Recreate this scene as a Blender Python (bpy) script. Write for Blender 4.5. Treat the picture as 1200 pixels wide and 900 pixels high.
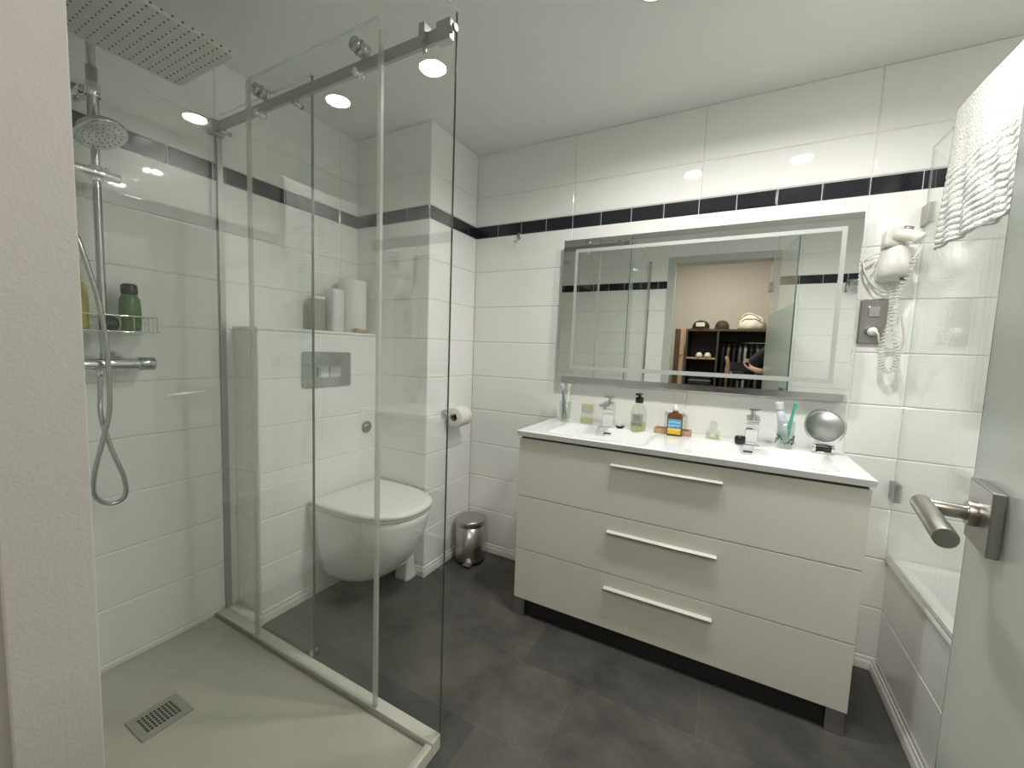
import bpy, bmesh, math, random
from mathutils import Vector, Matrix, Euler
random.seed(4)
PI = math.pi
for o in list(bpy.data.objects): bpy.data.objects.remove(o)
SC = bpy.context.scene
COL = SC.collection

# ---------------------------------------------------------------- camera
CAM = Vector((1.8225, -1.9882, 1.1851))
def cam_setup():
    yaw, pitch, roll, f = .49, .084, .0367, 478.8
    B = Matrix(((1,0,0),(0,0,-1),(0,1,0)))
    cy, sy = math.cos(yaw), math.sin(yaw)
    Rz = Matrix(((cy,sy,0),(-sy,cy,0),(0,0,1)))
    cp, sp = math.cos(pitch), math.sin(pitch)
    Rp = Matrix(((1,0,0),(0,cp,-sp),(0,sp,cp)))
    cr, sr = math.cos(roll), math.sin(roll)
    Rr = Matrix(((cr,-sr,0),(sr,cr,0),(0,0,1)))
    R = Rr @ Rp @ B @ Rz
    M = Matrix((R[0], -R[1], -R[2])).transposed().to_4x4()
    M.translation = CAM
    cd = bpy.data.cameras.new('camera'); co = bpy.data.objects.new('camera', cd)
    COL.objects.link(co); co.matrix_world = M
    cd.sensor_width = 36; cd.sensor_fit = 'HORIZONTAL'; cd.lens = f/1200*36
    cd.clip_start = 0.01; cd.clip_end = 50
    SC.camera = co
    return R
RW = cam_setup()
# ---------------------------------------------------------------- world, exposure
w = bpy.data.worlds.new('world'); SC.world = w; w.use_nodes = True
w.node_tree.nodes['Background'].inputs[0].default_value = (.85,.92,1,1)
w.node_tree.nodes['Background'].inputs[1].default_value = .05
SC.view_settings.view_transform = 'Standard'; SC.view_settings.look = 'None'
SC.view_settings.gamma = 1; SC.view_settings.use_curve_mapping = False
SC.view_settings.exposure = 0.04
SC.cycles.transparent_max_bounces = 32
SC.cycles.max_bounces = 14; SC.cycles.diffuse_bounces = 8; SC.cycles.glossy_bounces = 10
LAMP_W = 8.1; SPREAD = 2.75; LAMP_COL = (1.0, .985, .93)
H = 2.25                       # ceiling height
LAMPS = [(1.55,-.69),(2.07,-.70),(2.84,-.90)]

# ---------------------------------------------------------------- materials
def mat(name): 
    m = bpy.data.materials.new(name); m.use_nodes = True
    nt = m.node_tree; b = nt.nodes['Principled BSDF']
    return m, nt, b
def N(nt, typ, **kw):
    n = nt.nodes.new(typ)
    for k, v in kw.items():
        if k in n.inputs: n.inputs[k].default_value = v
        else: setattr(n, k, v)
    return n
def plain(name, col, rough=.5, metal=0, bump=0, bscale=200, var=0, vscale=8, spec=.5, coat=0, dist=.001, sheen=0, stretch=None):
    m, nt, b = mat(name); L = nt.links
    b.inputs['Base Color'].default_value = (*col, 1); b.inputs['Roughness'].default_value = rough
    b.inputs['Metallic'].default_value = metal; b.inputs['Specular IOR Level'].default_value = spec
    b.inputs['Coat Weight'].default_value = coat
    tc = N(nt, 'ShaderNodeTexCoord'); src = tc.outputs['Object']
    if stretch:
        mp = N(nt, 'ShaderNodeMapping'); mp.inputs['Scale'].default_value = stretch
        L.new(src, mp.inputs[0]); src = mp.outputs[0]
    if var:
        n = N(nt, 'ShaderNodeTexNoise', Scale=vscale, Detail=4.0); L.new(src, n.inputs['Vector'])
        mx = N(nt, 'ShaderNodeMix', data_type='RGBA')
        mx.inputs[6].default_value = (*[max(0, c*(1-var)) for c in col], 1)
        mx.inputs[7].default_value = (*[min(1, c*(1+var)) for c in col], 1)
        L.new(n.outputs[0], mx.inputs[0]); L.new(mx.outputs[2], b.inputs['Base Color'])
    if bump:
        n = N(nt, 'ShaderNodeTexNoise', Scale=bscale, Detail=3.0); L.new(src, n.inputs['Vector'])
        bp = N(nt, 'ShaderNodeBump', Strength=bump, Distance=dist); L.new(n.outputs[0], bp.inputs['Height'])
        L.new(bp.outputs[0], b.inputs['Normal'])
    return m
def thin_glass(name, tint=(.93,.97,.95), rough=0.0, f0=.04, body=0.0, bodycol=(.8,.85,.8)):
    """sheet glass: per-surface Schlick mirror over tinted transparency"""
    m = bpy.data.materials.new(name); m.use_nodes = True; nt = m.node_tree; L = nt.links; nt.nodes.clear()
    out = N(nt, 'ShaderNodeOutputMaterial'); g = N(nt, 'ShaderNodeNewGeometry')
    d = N(nt, 'ShaderNodeVectorMath', operation='DOT_PRODUCT'); L.new(g.outputs['Normal'], d.inputs[0]); L.new(g.outputs['Incoming'], d.inputs[1])
    a = N(nt, 'ShaderNodeMath', operation='ABSOLUTE'); L.new(d.outputs['Value'], a.inputs[0])
    s = N(nt, 'ShaderNodeMath', operation='SUBTRACT'); s.inputs[0].default_value = 1; L.new(a.outputs[0], s.inputs[1])
    p = N(nt, 'ShaderNodeMath', operation='POWER'); L.new(s.outputs[0], p.inputs[0]); p.inputs[1].default_value = 5
    q = N(nt, 'ShaderNodeMath', operation='MULTIPLY_ADD'); L.new(p.outputs[0], q.inputs[0]); q.inputs[1].default_value = 1-f0; q.inputs[2].default_value = f0
    t = N(nt, 'ShaderNodeBsdfTransparent'); t.inputs[0].default_value = (*tint, 1)
    gl = N(nt, 'ShaderNodeBsdfGlossy'); gl.inputs['Roughness'].default_value = rough; gl.inputs[0].default_value = (1,1,1,1)
    base = t.outputs[0]
    if body:
        df = N(nt, 'ShaderNodeBsdfDiffuse'); df.inputs[0].default_value = (*bodycol, 1)
        tl = N(nt, 'ShaderNodeBsdfTranslucent'); tl.inputs[0].default_value = (*bodycol, 1)
        mm = N(nt, 'ShaderNodeMixShader'); mm.inputs[0].default_value = .5; L.new(df.outputs[0], mm.inputs[1]); L.new(tl.outputs[0], mm.inputs[2])
        m2 = N(nt, 'ShaderNodeMixShader'); m2.inputs[0].default_value = body; L.new(t.outputs[0], m2.inputs[1]); L.new(mm.outputs[0], m2.inputs[2])
        base = m2.outputs[0]
    mx = N(nt, 'ShaderNodeMixShader'); L.new(q.outputs[0], mx.inputs[0]); L.new(base, mx.inputs[1]); L.new(gl.outputs[0], mx.inputs[2])
    L.new(mx.outputs[0], out.inputs[0])
    return m
def emit(name, col, s):
    m = bpy.data.materials.new(name); m.use_nodes = True; nt = m.node_tree; nt.nodes.clear()
    e = N(nt, 'ShaderNodeEmission', Strength=s); e.inputs[0].default_value = (*col, 1)
    o = N(nt, 'ShaderNodeOutputMaterial'); nt.links.new(e.outputs[0], o.inputs[0]); return m

M = {}
M['tile'] = plain('white_glazed_tile', (.86,.86,.84), .03, bump=.05, bscale=5, dist=.004, var=.01, vscale=3)
M['strip'] = plain('black_glazed_tile', (.018,.02,.026), .12, bump=.1, bscale=20, dist=.002)
M['grout'] = plain('grout', (.78,.78,.75), .7, bump=.3)
M['grout_w'] = plain('pale_silicone', (.74,.74,.71), .45)
M['ceil'] = plain('ceiling_paint', (.80,.80,.78), .42, bump=.15, bscale=60, var=.02, vscale=2)
M['paint'] = plain('jamb_paint', (.60,.585,.575), .55, bump=.4, bscale=350, dist=.0006)
M['frame'] = plain('door_frame_paint', (.52,.53,.51), .35)
M['beige'] = plain('beige_wall_paint', (.60,.575,.52), .7, bump=.15, bscale=120)
M['tray'] = plain('stone_resin_tray', (.50,.485,.41), .55, bump=.5, bscale=260, dist=.0012, var=.08, vscale=5)
M['trayrim'] = plain('tray_rim', (.62,.62,.54), .35)
M['ceramic'] = plain('white_ceramic', (.84,.85,.83), .06, coat=.4)
M['lid'] = plain('white_thermoset', (.82,.83,.80), .14)
M['acrylic'] = plain('white_acrylic', (.84,.85,.84), .1)
M['worktop'] = plain('white_mineral_basin', (.78,.79,.79), .07, coat=.3)
M['lacquer'] = plain('cream_gloss_lacquer', (.60,.605,.545), .16, coat=.25)
M['carcass'] = plain('cabinet_side', (.55,.54,.50), .4)
M['shadowgap'] = plain('dark_gap_profile', (.05,.05,.05), .5)
M['chrome'] = plain('chrome', (.78,.79,.79), .06, 1)
M['chrome_d'] = plain('worn_chrome', (.50,.52,.51), .16, 1)
M['steel'] = plain('brushed_steel', (.50,.49,.47), .28, 1, bump=.15, bscale=90, stretch=(1,1,14))
M['satin'] = plain('satin_metal', (.42,.42,.40), .34, 1)
M['plate'] = plain('satin_grey_plate', (.33,.32,.30), .38, .7)
M['black'] = plain('black_plastic', (.012,.012,.013), .3)
M['darkrub'] = plain('dark_rubber', (.03,.03,.032), .6)
M['whitep'] = plain('white_plastic', (.68,.68,.65), .28)
M['creamp'] = plain('cream_plastic', (.76,.75,.66), .3)
M['glass'] = thin_glass('clear_glass', (.982,.99,.982), 0, .045)
M['glass_e'] = plain('green_glass_edge', (.05,.09,.08), .12, spec=.8)
M['glass_b'] = thin_glass('bright_glass_edge', (.8,.9,.85), .05, .1, .35, (.75,.82,.78))
M['seal'] = thin_glass('clear_plastic_seal', (.85,.88,.84), .15, .08, .5, (.78,.80,.76))
M['frost'] = thin_glass('frosted_glass', (.82,.88,.85), .25, .04, .93, (.66,.71,.67))
M['bottle_clear'] = thin_glass('bottle_glass', (.90,.93,.90), .0, .06)
M['gel'] = thin_glass('pale_yellow_liquid', (.92,.91,.68), 0, .03, .2, (.75,.75,.5))
M['mirror'] = plain('silver_mirror', (.83,.87,.84), .0, 1)
M['etched'] = plain('etched_mirror_band', (.50,.53,.51), .4, .3)
M['paper'] = plain('tissue_paper', (.80,.79,.75), .9, bump=.5, bscale=120)
M['card'] = plain('cardboard_core', (.35,.27,.19), .9)
M['towel'] = plain('white_terry_cloth', (.62,.62,.60), .95, bump=.9, bscale=170, dist=.006)
M['wood'] = plain('light_wood', (.50,.34,.20), .55, var=.25, vscale=20, stretch=(1,12,12))
M['darkwood'] = plain('dark_brown_wood', (.05,.038,.032), .5, var=.2, vscale=12, stretch=(1,1,12))
M['brownwood'] = plain('brown_door_wood', (.09,.055,.04), .45, var=.2, vscale=10, stretch=(12,12,1))
M['cloth_dark'] = plain('dark_navy_cloth', (.012,.014,.02), .9, bump=.5, bscale=80)
M['cloth_grey'] = plain('grey_cloth', (.12,.13,.14), .9, bump=.5, bscale=80)
M['cloth_white'] = plain('off_white_cloth', (.70,.66,.58), .9, bump=.5, bscale=60)
M['cloth_sage'] = plain('pale_sage_cloth', (.36,.38,.34), .9, bump=.5, bscale=60)
M['cloth_mustard'] = plain('mustard_cloth', (.20,.14,.06), .9, bump=.4)
M['cloth_brown'] = plain('rust_brown_cloth', (.22,.09,.05), .85, bump=.4)
M['cloth_olive'] = plain('dark_olive_cloth', (.05,.04,.03), .85, bump=.4)
M['skin'] = plain('skin', (.56,.34,.25), .5, bump=.15, bscale=150, var=.06)
M['hair'] = plain('dark_hair', (.03,.02,.015), .5, bump=.6, bscale=200, stretch=(1,1,.1))
M['green'] = plain('green_shampoo', (.10,.17,.05), .25, var=.35, vscale=30)
M['yellow'] = plain('yellow_plastic', (.55,.48,.12), .35, var=.2, vscale=30)
M['amber'] = plain('amber_brown_glass', (.14,.055,.018), .12)
M['teal'] = plain('teal_plastic', (.08,.42,.34), .35)
M['blue'] = plain('blue_plastic', (.15,.22,.45), .35)
M['silverp'] = plain('satin_silver_frame', (.55,.55,.54), .22, .9)
M['yellowing'] = plain('pale_gold_cap', (.55,.50,.38), .3, .3)
M['lamp_on'] = emit('lit_diffuser', LAMP_COL, 60)
M['closet_on'] = emit('warm_lit_diffuser', (1,.82,.58), 6)

def floor_mat():
    m, nt, b = mat('dark_slate_tiles'); L = nt.links
    g = N(nt, 'ShaderNodeNewGeometry'); mp = N(nt, 'ShaderNodeMapping'); L.new(g.outputs['Position'], mp.inputs[0])
    mp.inputs['Location'].default_value = (-.807-.61*3, .66+.31*6, 0)
    br = N(nt, 'ShaderNodeTexBrick'); L.new(mp.outputs[0], br.inputs['Vector'])
    br.inputs['Scale'].default_value = 1; br.inputs['Brick Width'].default_value = .61; br.inputs['Row Height'].default_value = .31
    br.inputs['Mortar Size'].default_value = .0012; br.inputs['Mortar Smooth'].default_value = .2; br.offset = .36
    br.inputs['Color1'].default_value = (.050,.050,.049,1); br.inputs['Color2'].default_value = (.075,.072,.066,1); br.inputs['Mortar'].default_value = (.085,.085,.08,1)
    n1 = N(nt, 'ShaderNodeTexNoise', Scale=4.2, Detail=12.0, Roughness=.72, Distortion=.25); L.new(g.outputs['Position'], n1.inputs['Vector'])
    cr = N(nt, 'ShaderNodeValToRGB'); L.new(n1.outputs[0], cr.inputs[0])
    e = cr.color_ramp.elements; e[0].position = .32; e[0].color = (.55,.56,.57,1); e[1].position = .72; e[1].color = (1.6,1.56,1.48,1)
    mx = N(nt, 'ShaderNodeMix', data_type='RGBA', blend_type='MULTIPLY'); mx.inputs[0].default_value = 1
    L.new(br.outputs[0], mx.inputs[6]); L.new(cr.outputs[0], mx.inputs[7]); L.new(mx.outputs[2], b.inputs['Base Color'])
    n2 = N(nt, 'ShaderNodeTexNoise', Scale=14.0, Detail=8.0); L.new(g.outputs['Position'], n2.inputs['Vector'])
    rr = N(nt, 'ShaderNodeMapRange'); L.new(n2.outputs[0], rr.inputs[0]); rr.inputs[3].default_value = .3; rr.inputs[4].default_value = .55
    L.new(rr.outputs[0], b.inputs['Roughness'])
    ad = N(nt, 'ShaderNodeMath', operation='SUBTRACT'); L.new(n2.outputs[0], ad.inputs[0]); L.new(br.outputs['Fac'], ad.inputs[1])
    bp = N(nt, 'ShaderNodeBump', Strength=.35, Distance=.003); L.new(ad.outputs[0], bp.inputs['Height']); L.new(bp.outputs[0], b.inputs['Normal'])
    return m
M['floor'] = floor_mat()
M['woodfloor'] = plain('closet_floor', (.16,.11,.07), .5, var=.2, stretch=(12,1,1))

# ---------------------------------------------------------------- helpers
ORG = {}
def new(): return bmesh.new()
def box(bm, x0, x1, y0, y1, z0, z1, mi=0):
    vs = [bm.verts.new((x, y, z)) for x in (x0, x1) for y in (y0, y1) for z in (z0, z1)]
    for f in ((0,1,3,2),(4,6,7,5),(0,4,5,1),(2,3,7,6),(0,2,6,4),(1,5,7,3)):
        bm.faces.new([vs[i] for i in f]).material_index = mi
    return vs
def frame_of(d):
    d = Vector(d).normalized(); a = Vector((0,0,1)) if abs(d.z) < .95 else Vector((1,0,0))
    u = d.cross(a).normalized(); return d, u, d.cross(u).normalized()
def cyl(bm, p0, p1, r0, r1=None, seg=24, cap=True, mi=0):
    r1 = r0 if r1 is None else r1; p0 = Vector(p0); p1 = Vector(p1)
    d, u, v = frame_of(p1-p0); A = []; B = []
    for i in range(seg):
        a = 2*PI*i/seg; q = u*math.cos(a)+v*math.sin(a)
        A.append(bm.verts.new(p0+q*r0)); B.append(bm.verts.new(p1+q*r1))
    for i in range(seg):
        j = (i+1) % seg; f = bm.faces.new((A[i], A[j], B[j], B[i])); f.smooth = True; f.material_index = mi
    if cap:
        bm.faces.new(A[::-1]).material_index = mi; bm.faces.new(B).material_index = mi
def lathe(bm, c, prof, seg=32, axis=(0,0,1), mi=0, sx=1, sy=1):
    """prof: (radius, height) from bottom to top round axis at c"""
    d, u, v = frame_of(axis); c = Vector(c)
    if axis == (0,0,1): u, v = Vector((1,0,0)), Vector((0,1,0))
    rings = []
    for r, h in prof:
        if r < 1e-6: rings.append([bm.verts.new(c+d*h)])
        else: rings.append([bm.verts.new(c+d*h+u*math.cos(2*PI*i/seg)*r*sx+v*math.sin(2*PI*i/seg)*r*sy) for i in range(seg)])
    for a, b in zip(rings, rings[1:]):
        for i in range(seg):
            j = (i+1) % seg
            if len(a) == 1 and len(b) == 1: break
            if len(a) == 1: f = bm.faces.new((a[0], b[j], b[i]))
            elif len(b) == 1: f = bm.faces.new((a[i], a[j], b[0]))
            else: f = bm.faces.new((a[i], a[j], b[j], b[i]))
            f.smooth = True; f.material_index = mi
def tube(bm, pts, r, seg=10, closed=False, mi=0, rs=None):
    pts = [Vector(p) for p in pts]; n = len(pts); rings = []; up = None
    for k in range(n):
        if closed: d = pts[(k+1) % n]-pts[k-1]
        else: d = pts[min(k+1, n-1)]-pts[max(k-1, 0)]
        d.normalize()
        if up is None: _, up, _ = frame_of(d)
        up = (up-d*up.dot(d)).normalized(); v = d.cross(up); rr = rs[k] if rs else r
        rings.append([bm.verts.new(pts[k]+(up*math.cos(2*PI*i/seg)+v*math.sin(2*PI*i/seg))*rr) for i in range(seg)])
    rng = range(n) if closed else range(n-1)
    for k in rng:
        a, b = rings[k], rings[(k+1) % n]
        for i in range(seg):
            j = (i+1) % seg; f = bm.faces.new((a[i], a[j], b[j], b[i])); f.smooth = True; f.material_index = mi
    if not closed: bm.faces.new(rings[0][::-1]); bm.faces.new(rings[-1])
def spline(P, n=8):
    P = [Vector(p) for p in P]; out = []
    for i in range(len(P)-1):
        a, b, c, d = P[max(i-1,0)], P[i], P[i+1], P[min(i+2,len(P)-1)]
        for k in range(n):
            t = k/n
            out.append(.5*((2*b)+(c-a)*t+(2*a-5*b+4*c-d)*t*t+(3*b-a-3*c+d)*t**3))
    out.append(P[-1]); return out
def loft(bm, rings, cap=True, smooth=True, mi=0):
    R = [[bm.verts.new(p) for p in r] for r in rings]; n = len(R[0])
    for a, b in zip(R, R[1:]):
        for i in range(n):
            j = (i+1) % n; f = bm.faces.new((a[i], a[j], b[j], b[i])); f.smooth = smooth; f.material_index = mi
    if cap: bm.faces.new(R[0][::-1]); bm.faces.new(R[-1])
    return R
def rrect(cx, cy, hx, hy, r, n=6):
    out = []
    for k, (sx, sy) in enumerate(((1,1),(-1,1),(-1,-1),(1,-1))):
        for i in range(n+1):
            a = PI/2*(k+i/n); out.append((cx+sx*(hx-r)+r*math.cos(a), cy+sy*(hy-r)+r*math.sin(a)))
    return out
def obj(name, bm, m, parent=None, at=None, bevel=0, bseg=2, smooth=False, sub=0, fix=True):
    org = ORG[parent] if parent else Vector(at or (0,0,0))
    if fix: bmesh.ops.recalc_face_normals(bm, faces=bm.faces)
    bmesh.ops.translate(bm, verts=bm.verts, vec=-org)
    me = bpy.data.meshes.new(name); bm.to_mesh(me); bm.free()
    for mm in (m if isinstance(m, (list, tuple)) else [m]): me.materials.append(mm)
    if smooth:
        for p in me.polygons: p.use_smooth = True
    o = bpy.data.objects.new(name, me); COL.objects.link(o)
    if parent: o.parent = parent
    else: o.location = org
    ORG[o] = org
    if bevel:
        b = o.modifiers.new('bevel', 'BEVEL'); b.width = bevel; b.segments = bseg; b.limit_method = 'ANGLE'; b.angle_limit = .6
    if sub:
        s = o.modifiers.new('sub', 'SUBSURF'); s.levels = sub; s.render_levels = sub
    return o
def thing(name, label, cat, loc, group=None):
    o = bpy.data.objects.new(name, None); COL.objects.link(o); o.location = loc; ORG[o] = Vector(loc)
    o.empty_display_size = .05
    return tag(o, label, cat, group)
def tag(o, label, cat, group=None):
    o['label'] = label; o['category'] = cat
    if group: o['group'] = group
    return o
def struct(o, label=None, cat=None):
    o['kind'] = 'structure'
    if label: o['label'] = label
    if cat: o['category'] = cat
    return o
def copy_tree(o, delta, parent=None):
    c = o.copy(); COL.objects.link(c)
    if parent: c.parent = parent
    else: c.location = o.location+Vector(delta)
    for ch in o.children: copy_tree(ch, delta, c)
    ORG[c] = ORG[o]; return c

# ---------------------------------------------------------------- tiled walls
ROWS = [.052+.195*k for k in range(9)]+[1.80]
def cuts(a, b, first, pitch):
    c = [a]; k = math.ceil((a-first)/pitch)
    while first+k*pitch < b-.004:
        v = first+k*pitch
        if v > a+.004: c.append(v)
        k += 1
    return c+[b]
def sub_rect(r, h):
    u0, u1, z0, z1 = r; a, b, c, d = h
    if u1 <= a or u0 >= b or z1 <= c or z0 >= d: return [r]
    out = []
    if u0 < a: out.append((u0, a, z0, z1))
    if u1 > b: out.append((b, u1, z0, z1))
    m0, m1 = max(u0, a), min(u1, b)
    if z0 < c: out.append((m0, m1, z0, c))
    if z1 > d: out.append((m0, m1, d, z1))
    return out
def tiled(name, P, u0, u1, first, z0=0, z1=H, holes=(), thick=.08, cin=0, pitch=.578):
    """P(u, z, d): point on the face, d metres proud of the grout plane (negative = into the wall)"""
    bm = new()
    def tile(r, mi, bev, dep):
        a, b, c, d = r; g = .0011
        if b-a < .008 or d-c < .008: return
        a += g; b -= g; c += g; d -= g
        o = [bm.verts.new(P(u, z, 0)) for u, z in ((a,c),(b,c),(b,d),(a,d))]
        i = [bm.verts.new(P(u, z, dep)) for u, z in ((a+bev,c+bev),(b-bev,c+bev),(b-bev,d-bev),(a+bev,d-bev))]
        m = [bm.verts.new(P(u, z, dep*.62)) for u, z in ((a+bev*.3,c+bev*.3),(b-bev*.3,c+bev*.3),(b-bev*.3,d-bev*.3),(a+bev*.3,d-bev*.3))]
        bm.faces.new(i).material_index = mi
        for A, B in ((o, m), (m, i)):
            for k in range(4):
                j = (k+1) % 4; bm.faces.new((A[k], A[j], B[j], B[k])).material_index = mi
    def rects(us, zs, mi, bev, dep):
        for ua, ub in zip(us, us[1:]):
            for za, zb in zip(zs, zs[1:]):
                za, zb = max(za, z0), min(zb, z1)
                if zb-za < .005: continue
                rs = [(ua, ub, za, zb)]
                for h in holes: rs = [q for r in rs for q in sub_rect(r, h)]
                for r in rs: tile(r, mi, bev, dep)
    us = cuts(u0, u1, first, pitch)
    rects(us, [z0]+[r for r in ROWS if r > z0+.01], 0, .0035, .0035)
    rects(cuts(u0, u1, .638, .1445), [1.80, 1.866], 1, .006, .0045)
    rects(us, [1.866, 2.02, max(z1, 2.02)], 0, .0035, .0035)
    rs = [(u0+cin, u1, z0, z1)]
    for h in holes: rs = [q for r in rs for q in sub_rect(r, h)]
    for a, b, c, d in rs:
        F = [bm.verts.new(P(u, z, 0)) for u, z in ((a,c),(b,c),(b,d),(a,d))]
        K = [bm.verts.new(P(u, z, -thick)) for u, z in ((a,c),(b,c),(b,d),(a,d))]
        bm.faces.new(F).material_index = 2; bm.faces.new(K[::-1]).material_index = 2
        for k in range(4):
            j = (k+1) % 4; bm.faces.new((F[k], K[k], K[j], F[j])).material_index = 2
    return obj(name, bm, [M['tile'], M['strip'], M['grout']], fix=True)
YD = -1.86; XR = 3.10; DX0, DX1, DZ = 1.345, 2.05, 2.01
D = .0035
bk = tiled('wall_back', lambda u, z, d: (u, D-d, z), 0, XR, 1.075); struct(bk)
lf = tiled('wall_left', lambda u, z, d: (-D+d, u, z), YD, 0, -1.086); struct(lf)
rt = tiled('wall_right', lambda u, z, d: (XR+D-d, u, z), YD, 0, -.115); struct(rt)
fr = tiled('wall_front', lambda u, z, d: (u, YD-D+d, z), 0, XR, 1.075, holes=[(DX0-.03, DX1+.03, -1, DZ+.03)], thick=.10); struct(fr)
# corner pillar: two tiled faces on one core
PX, PY = .50, -.404
p1 = tiled('wall_pillar', lambda u, z, d: (PX-D+d, u, z), PY, 0, 0, thick=PX-.01, cin=.005)
p2 = tiled('pillar_side_tiles', lambda u, z, d: (u, PY+D-d, z), 0, PX, 1.075, thick=.0012); p2.parent = p1; struct(p1)
BX, BY, BZ = .165, -1.035, 1.24
b1 = tiled('wall_cistern', lambda u, z, d: (BX-D+d, u, z), BY, PY, -2, pitch=5, z1=BZ-.012, thick=BX-.01, cin=.005); struct(b1)
b2 = tiled('cistern_end_tiles', lambda u, z, d: (u, BY+D-d, z), 0, BX, 1.075, z1=BZ-.012, thick=.0012); b2.parent = b1
bm = new(); box(bm, 0, BX+.003, BY-.003, PY, BZ-.012, BZ); o = obj('cistern_top', bm, M['tile'], bevel=.003); o.parent = b1

bm = new(); box(bm, -.1, XR+.1, YD-.1, .1, -.1, 0); struct(obj('floor', bm, M['floor']))
bm = new(); box(bm, -.1, XR+.1, YD-.1, .1, H, H+.08); struct(obj('ceiling', bm, M['ceil']))
# skirting trims
def skirt(name, a, b, n):
    """profile strip from a to b (floor points), n = direction into the room"""
    bm = new(); a = Vector((*a, 0)); b = Vector((*b, 0)); n = Vector((*n, 0)); Z = Vector((0,0,1))
    prof = [(0,0),(.010,0),(.010,.010),(.008,.028),(.004,.036),(.003,.046),(0,.048)]
    loft(bm, [[p+n*x+Z*z for x, z in prof] for p in (a, b)], smooth=False)
    return struct(obj(name, bm, M['grout_w'], bevel=.001))
skirt('baseboard_back', (PX, 0), (2.385, 0), (0,-1))
skirt('baseboard_pillar', (PX, PY-.012), (PX, 0), (1,0))
skirt('baseboard_pillar_side', (BX, PY), (PX+.012, PY), (0,-1))
skirt('baseboard_cistern', (BX, BY), (BX, PY), (1,0))
skirt('baseboard_bath', (2.385, YD), (2.385, 0), (-1,0))
skirt('baseboard_front', (1.16, YD), (DX0-.06, YD), (0,1))

# ---------------------------------------------------------------- door frame, leaf and closet shell
bm = new()
for x0, x1 in ((DX0-.055, DX0), (DX1, DX1+.055)):
    box(bm, x0, x1, YD, YD+.005, 0, DZ+.055)
box(bm, DX0, DX1, YD, YD+.005, DZ, DZ+.055)
for x0, x1 in ((DX0-.03, DX0), (DX1, DX1+.03)): box(bm, x0, x1, YD-.10, YD+.0, 0, DZ+.03)
box(bm, DX0, DX1, YD-.12, YD, DZ, DZ+.03)
fo = obj('door_frame', bm, M['frame'], bevel=.002); fo.name = 'trim_1'; struct(fo, 'grey painted frame round the doorway', 'door frame')
bm = new(); box(bm, DX0, DX0+.006, YD-.048, YD+.003, 0, DZ)
o = obj('jamb_lining', bm, M['paint'], fo, bevel=.001)

hx, hy = 2.045, -1.86; ex, ey = 2.14, -1.18
LD = Vector((ex-hx, ey-hy, 0)).normalized(); LN = Vector((-LD.y, LD.x, 0)); LEN = math.hypot(ex-hx, ey-hy)
def LP(s, off, z): return Vector((hx, hy, 0))+LD*s+LN*off+Vector((0,0,z))
dr = thing('door_leaf', 'frosted glass door swung open into the room, square handle plate', 'door', (hx, hy, 0))
dr.name = 'door_1'; struct(dr)
def leafbox(s0, s1, o0, o1, z0, z1):
    bm = new(); vs = [bm.verts.new(LP(s, o, z)) for s in (s0, s1) for o in (o0, o1) for z in (z0, z1)]
    for f in ((0,1,3,2),(4,6,7,5),(0,4,5,1),(2,3,7,6),(0,2,6,4),(1,5,7,3)): bm.faces.new([vs[i] for i in f])
    return bm
obj('frosted_panel', leafbox(.03, LEN, -.004, .004, .012, 1.565), M['frost'], dr)
obj('clear_panel', leafbox(.03, LEN, -.004, .004, 1.565, 1.975), M['glass'], dr)
obj('glass_edge', leafbox(LEN, LEN+.0022, -.004, .004, .012, 1.975), M['glass_e'], dr)
for z in (.25, 1.78):
    h = obj('hinge', leafbox(-.0, .075, -.014, .014, z-.035, z+.035), M['chrome_d'], dr, bevel=.002)
for sg in (1, -1):
    pl = obj('handle_plate', leafbox(.56, .645, sg*.005 if sg > 0 else -.017, .017 if sg > 0 else -.005, .957, 1.037), M['satin'], dr, bevel=.0015)
    bm = new()
    cyl(bm, LP(.607, sg*.016, .997), LP(.607, sg*.026, .997), .016)
    cyl(bm, LP(.607, sg*.02, .997), LP(.607, sg*.068, .997), .0095)
    cyl(bm, LP(.617, sg*.066, .997), LP(.487, sg*.066, .993), .0115, seg=32)
    obj('lever', bm, M['steel'], pl, bevel=.0008)
# closet beyond the doorway
CX0, CX1, CY0, CH = .55, 2.95, -3.55, 2.45
def slab(name, *a, m='beige', **k):
    bm = new(); box(bm, *a); return struct(obj(name, bm, M[m], **k))
slab('floor_closet', CX0-.1, CX1+.1, CY0-.1, YD-.102, -.1, 0, m='woodfloor')
slab('ceiling_closet', CX0-.1, CX1+.1, CY0-.1, YD-.1, CH, CH+.08, m='ceil')
slab('wall_closet_back', CX0-.1, CX1+.1, CY0-.1, CY0, 0, CH)
slab('wall_closet_left', CX0-.1, CX0, CY0, YD-.1, 0, CH)
slab('wall_closet_right', CX1, CX1+.1, CY0, YD-.1, 0, CH)
slab('wall_closet_front', -.1, XR+.1, YD-.11, YD-.02, H, CH+.08)
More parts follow.
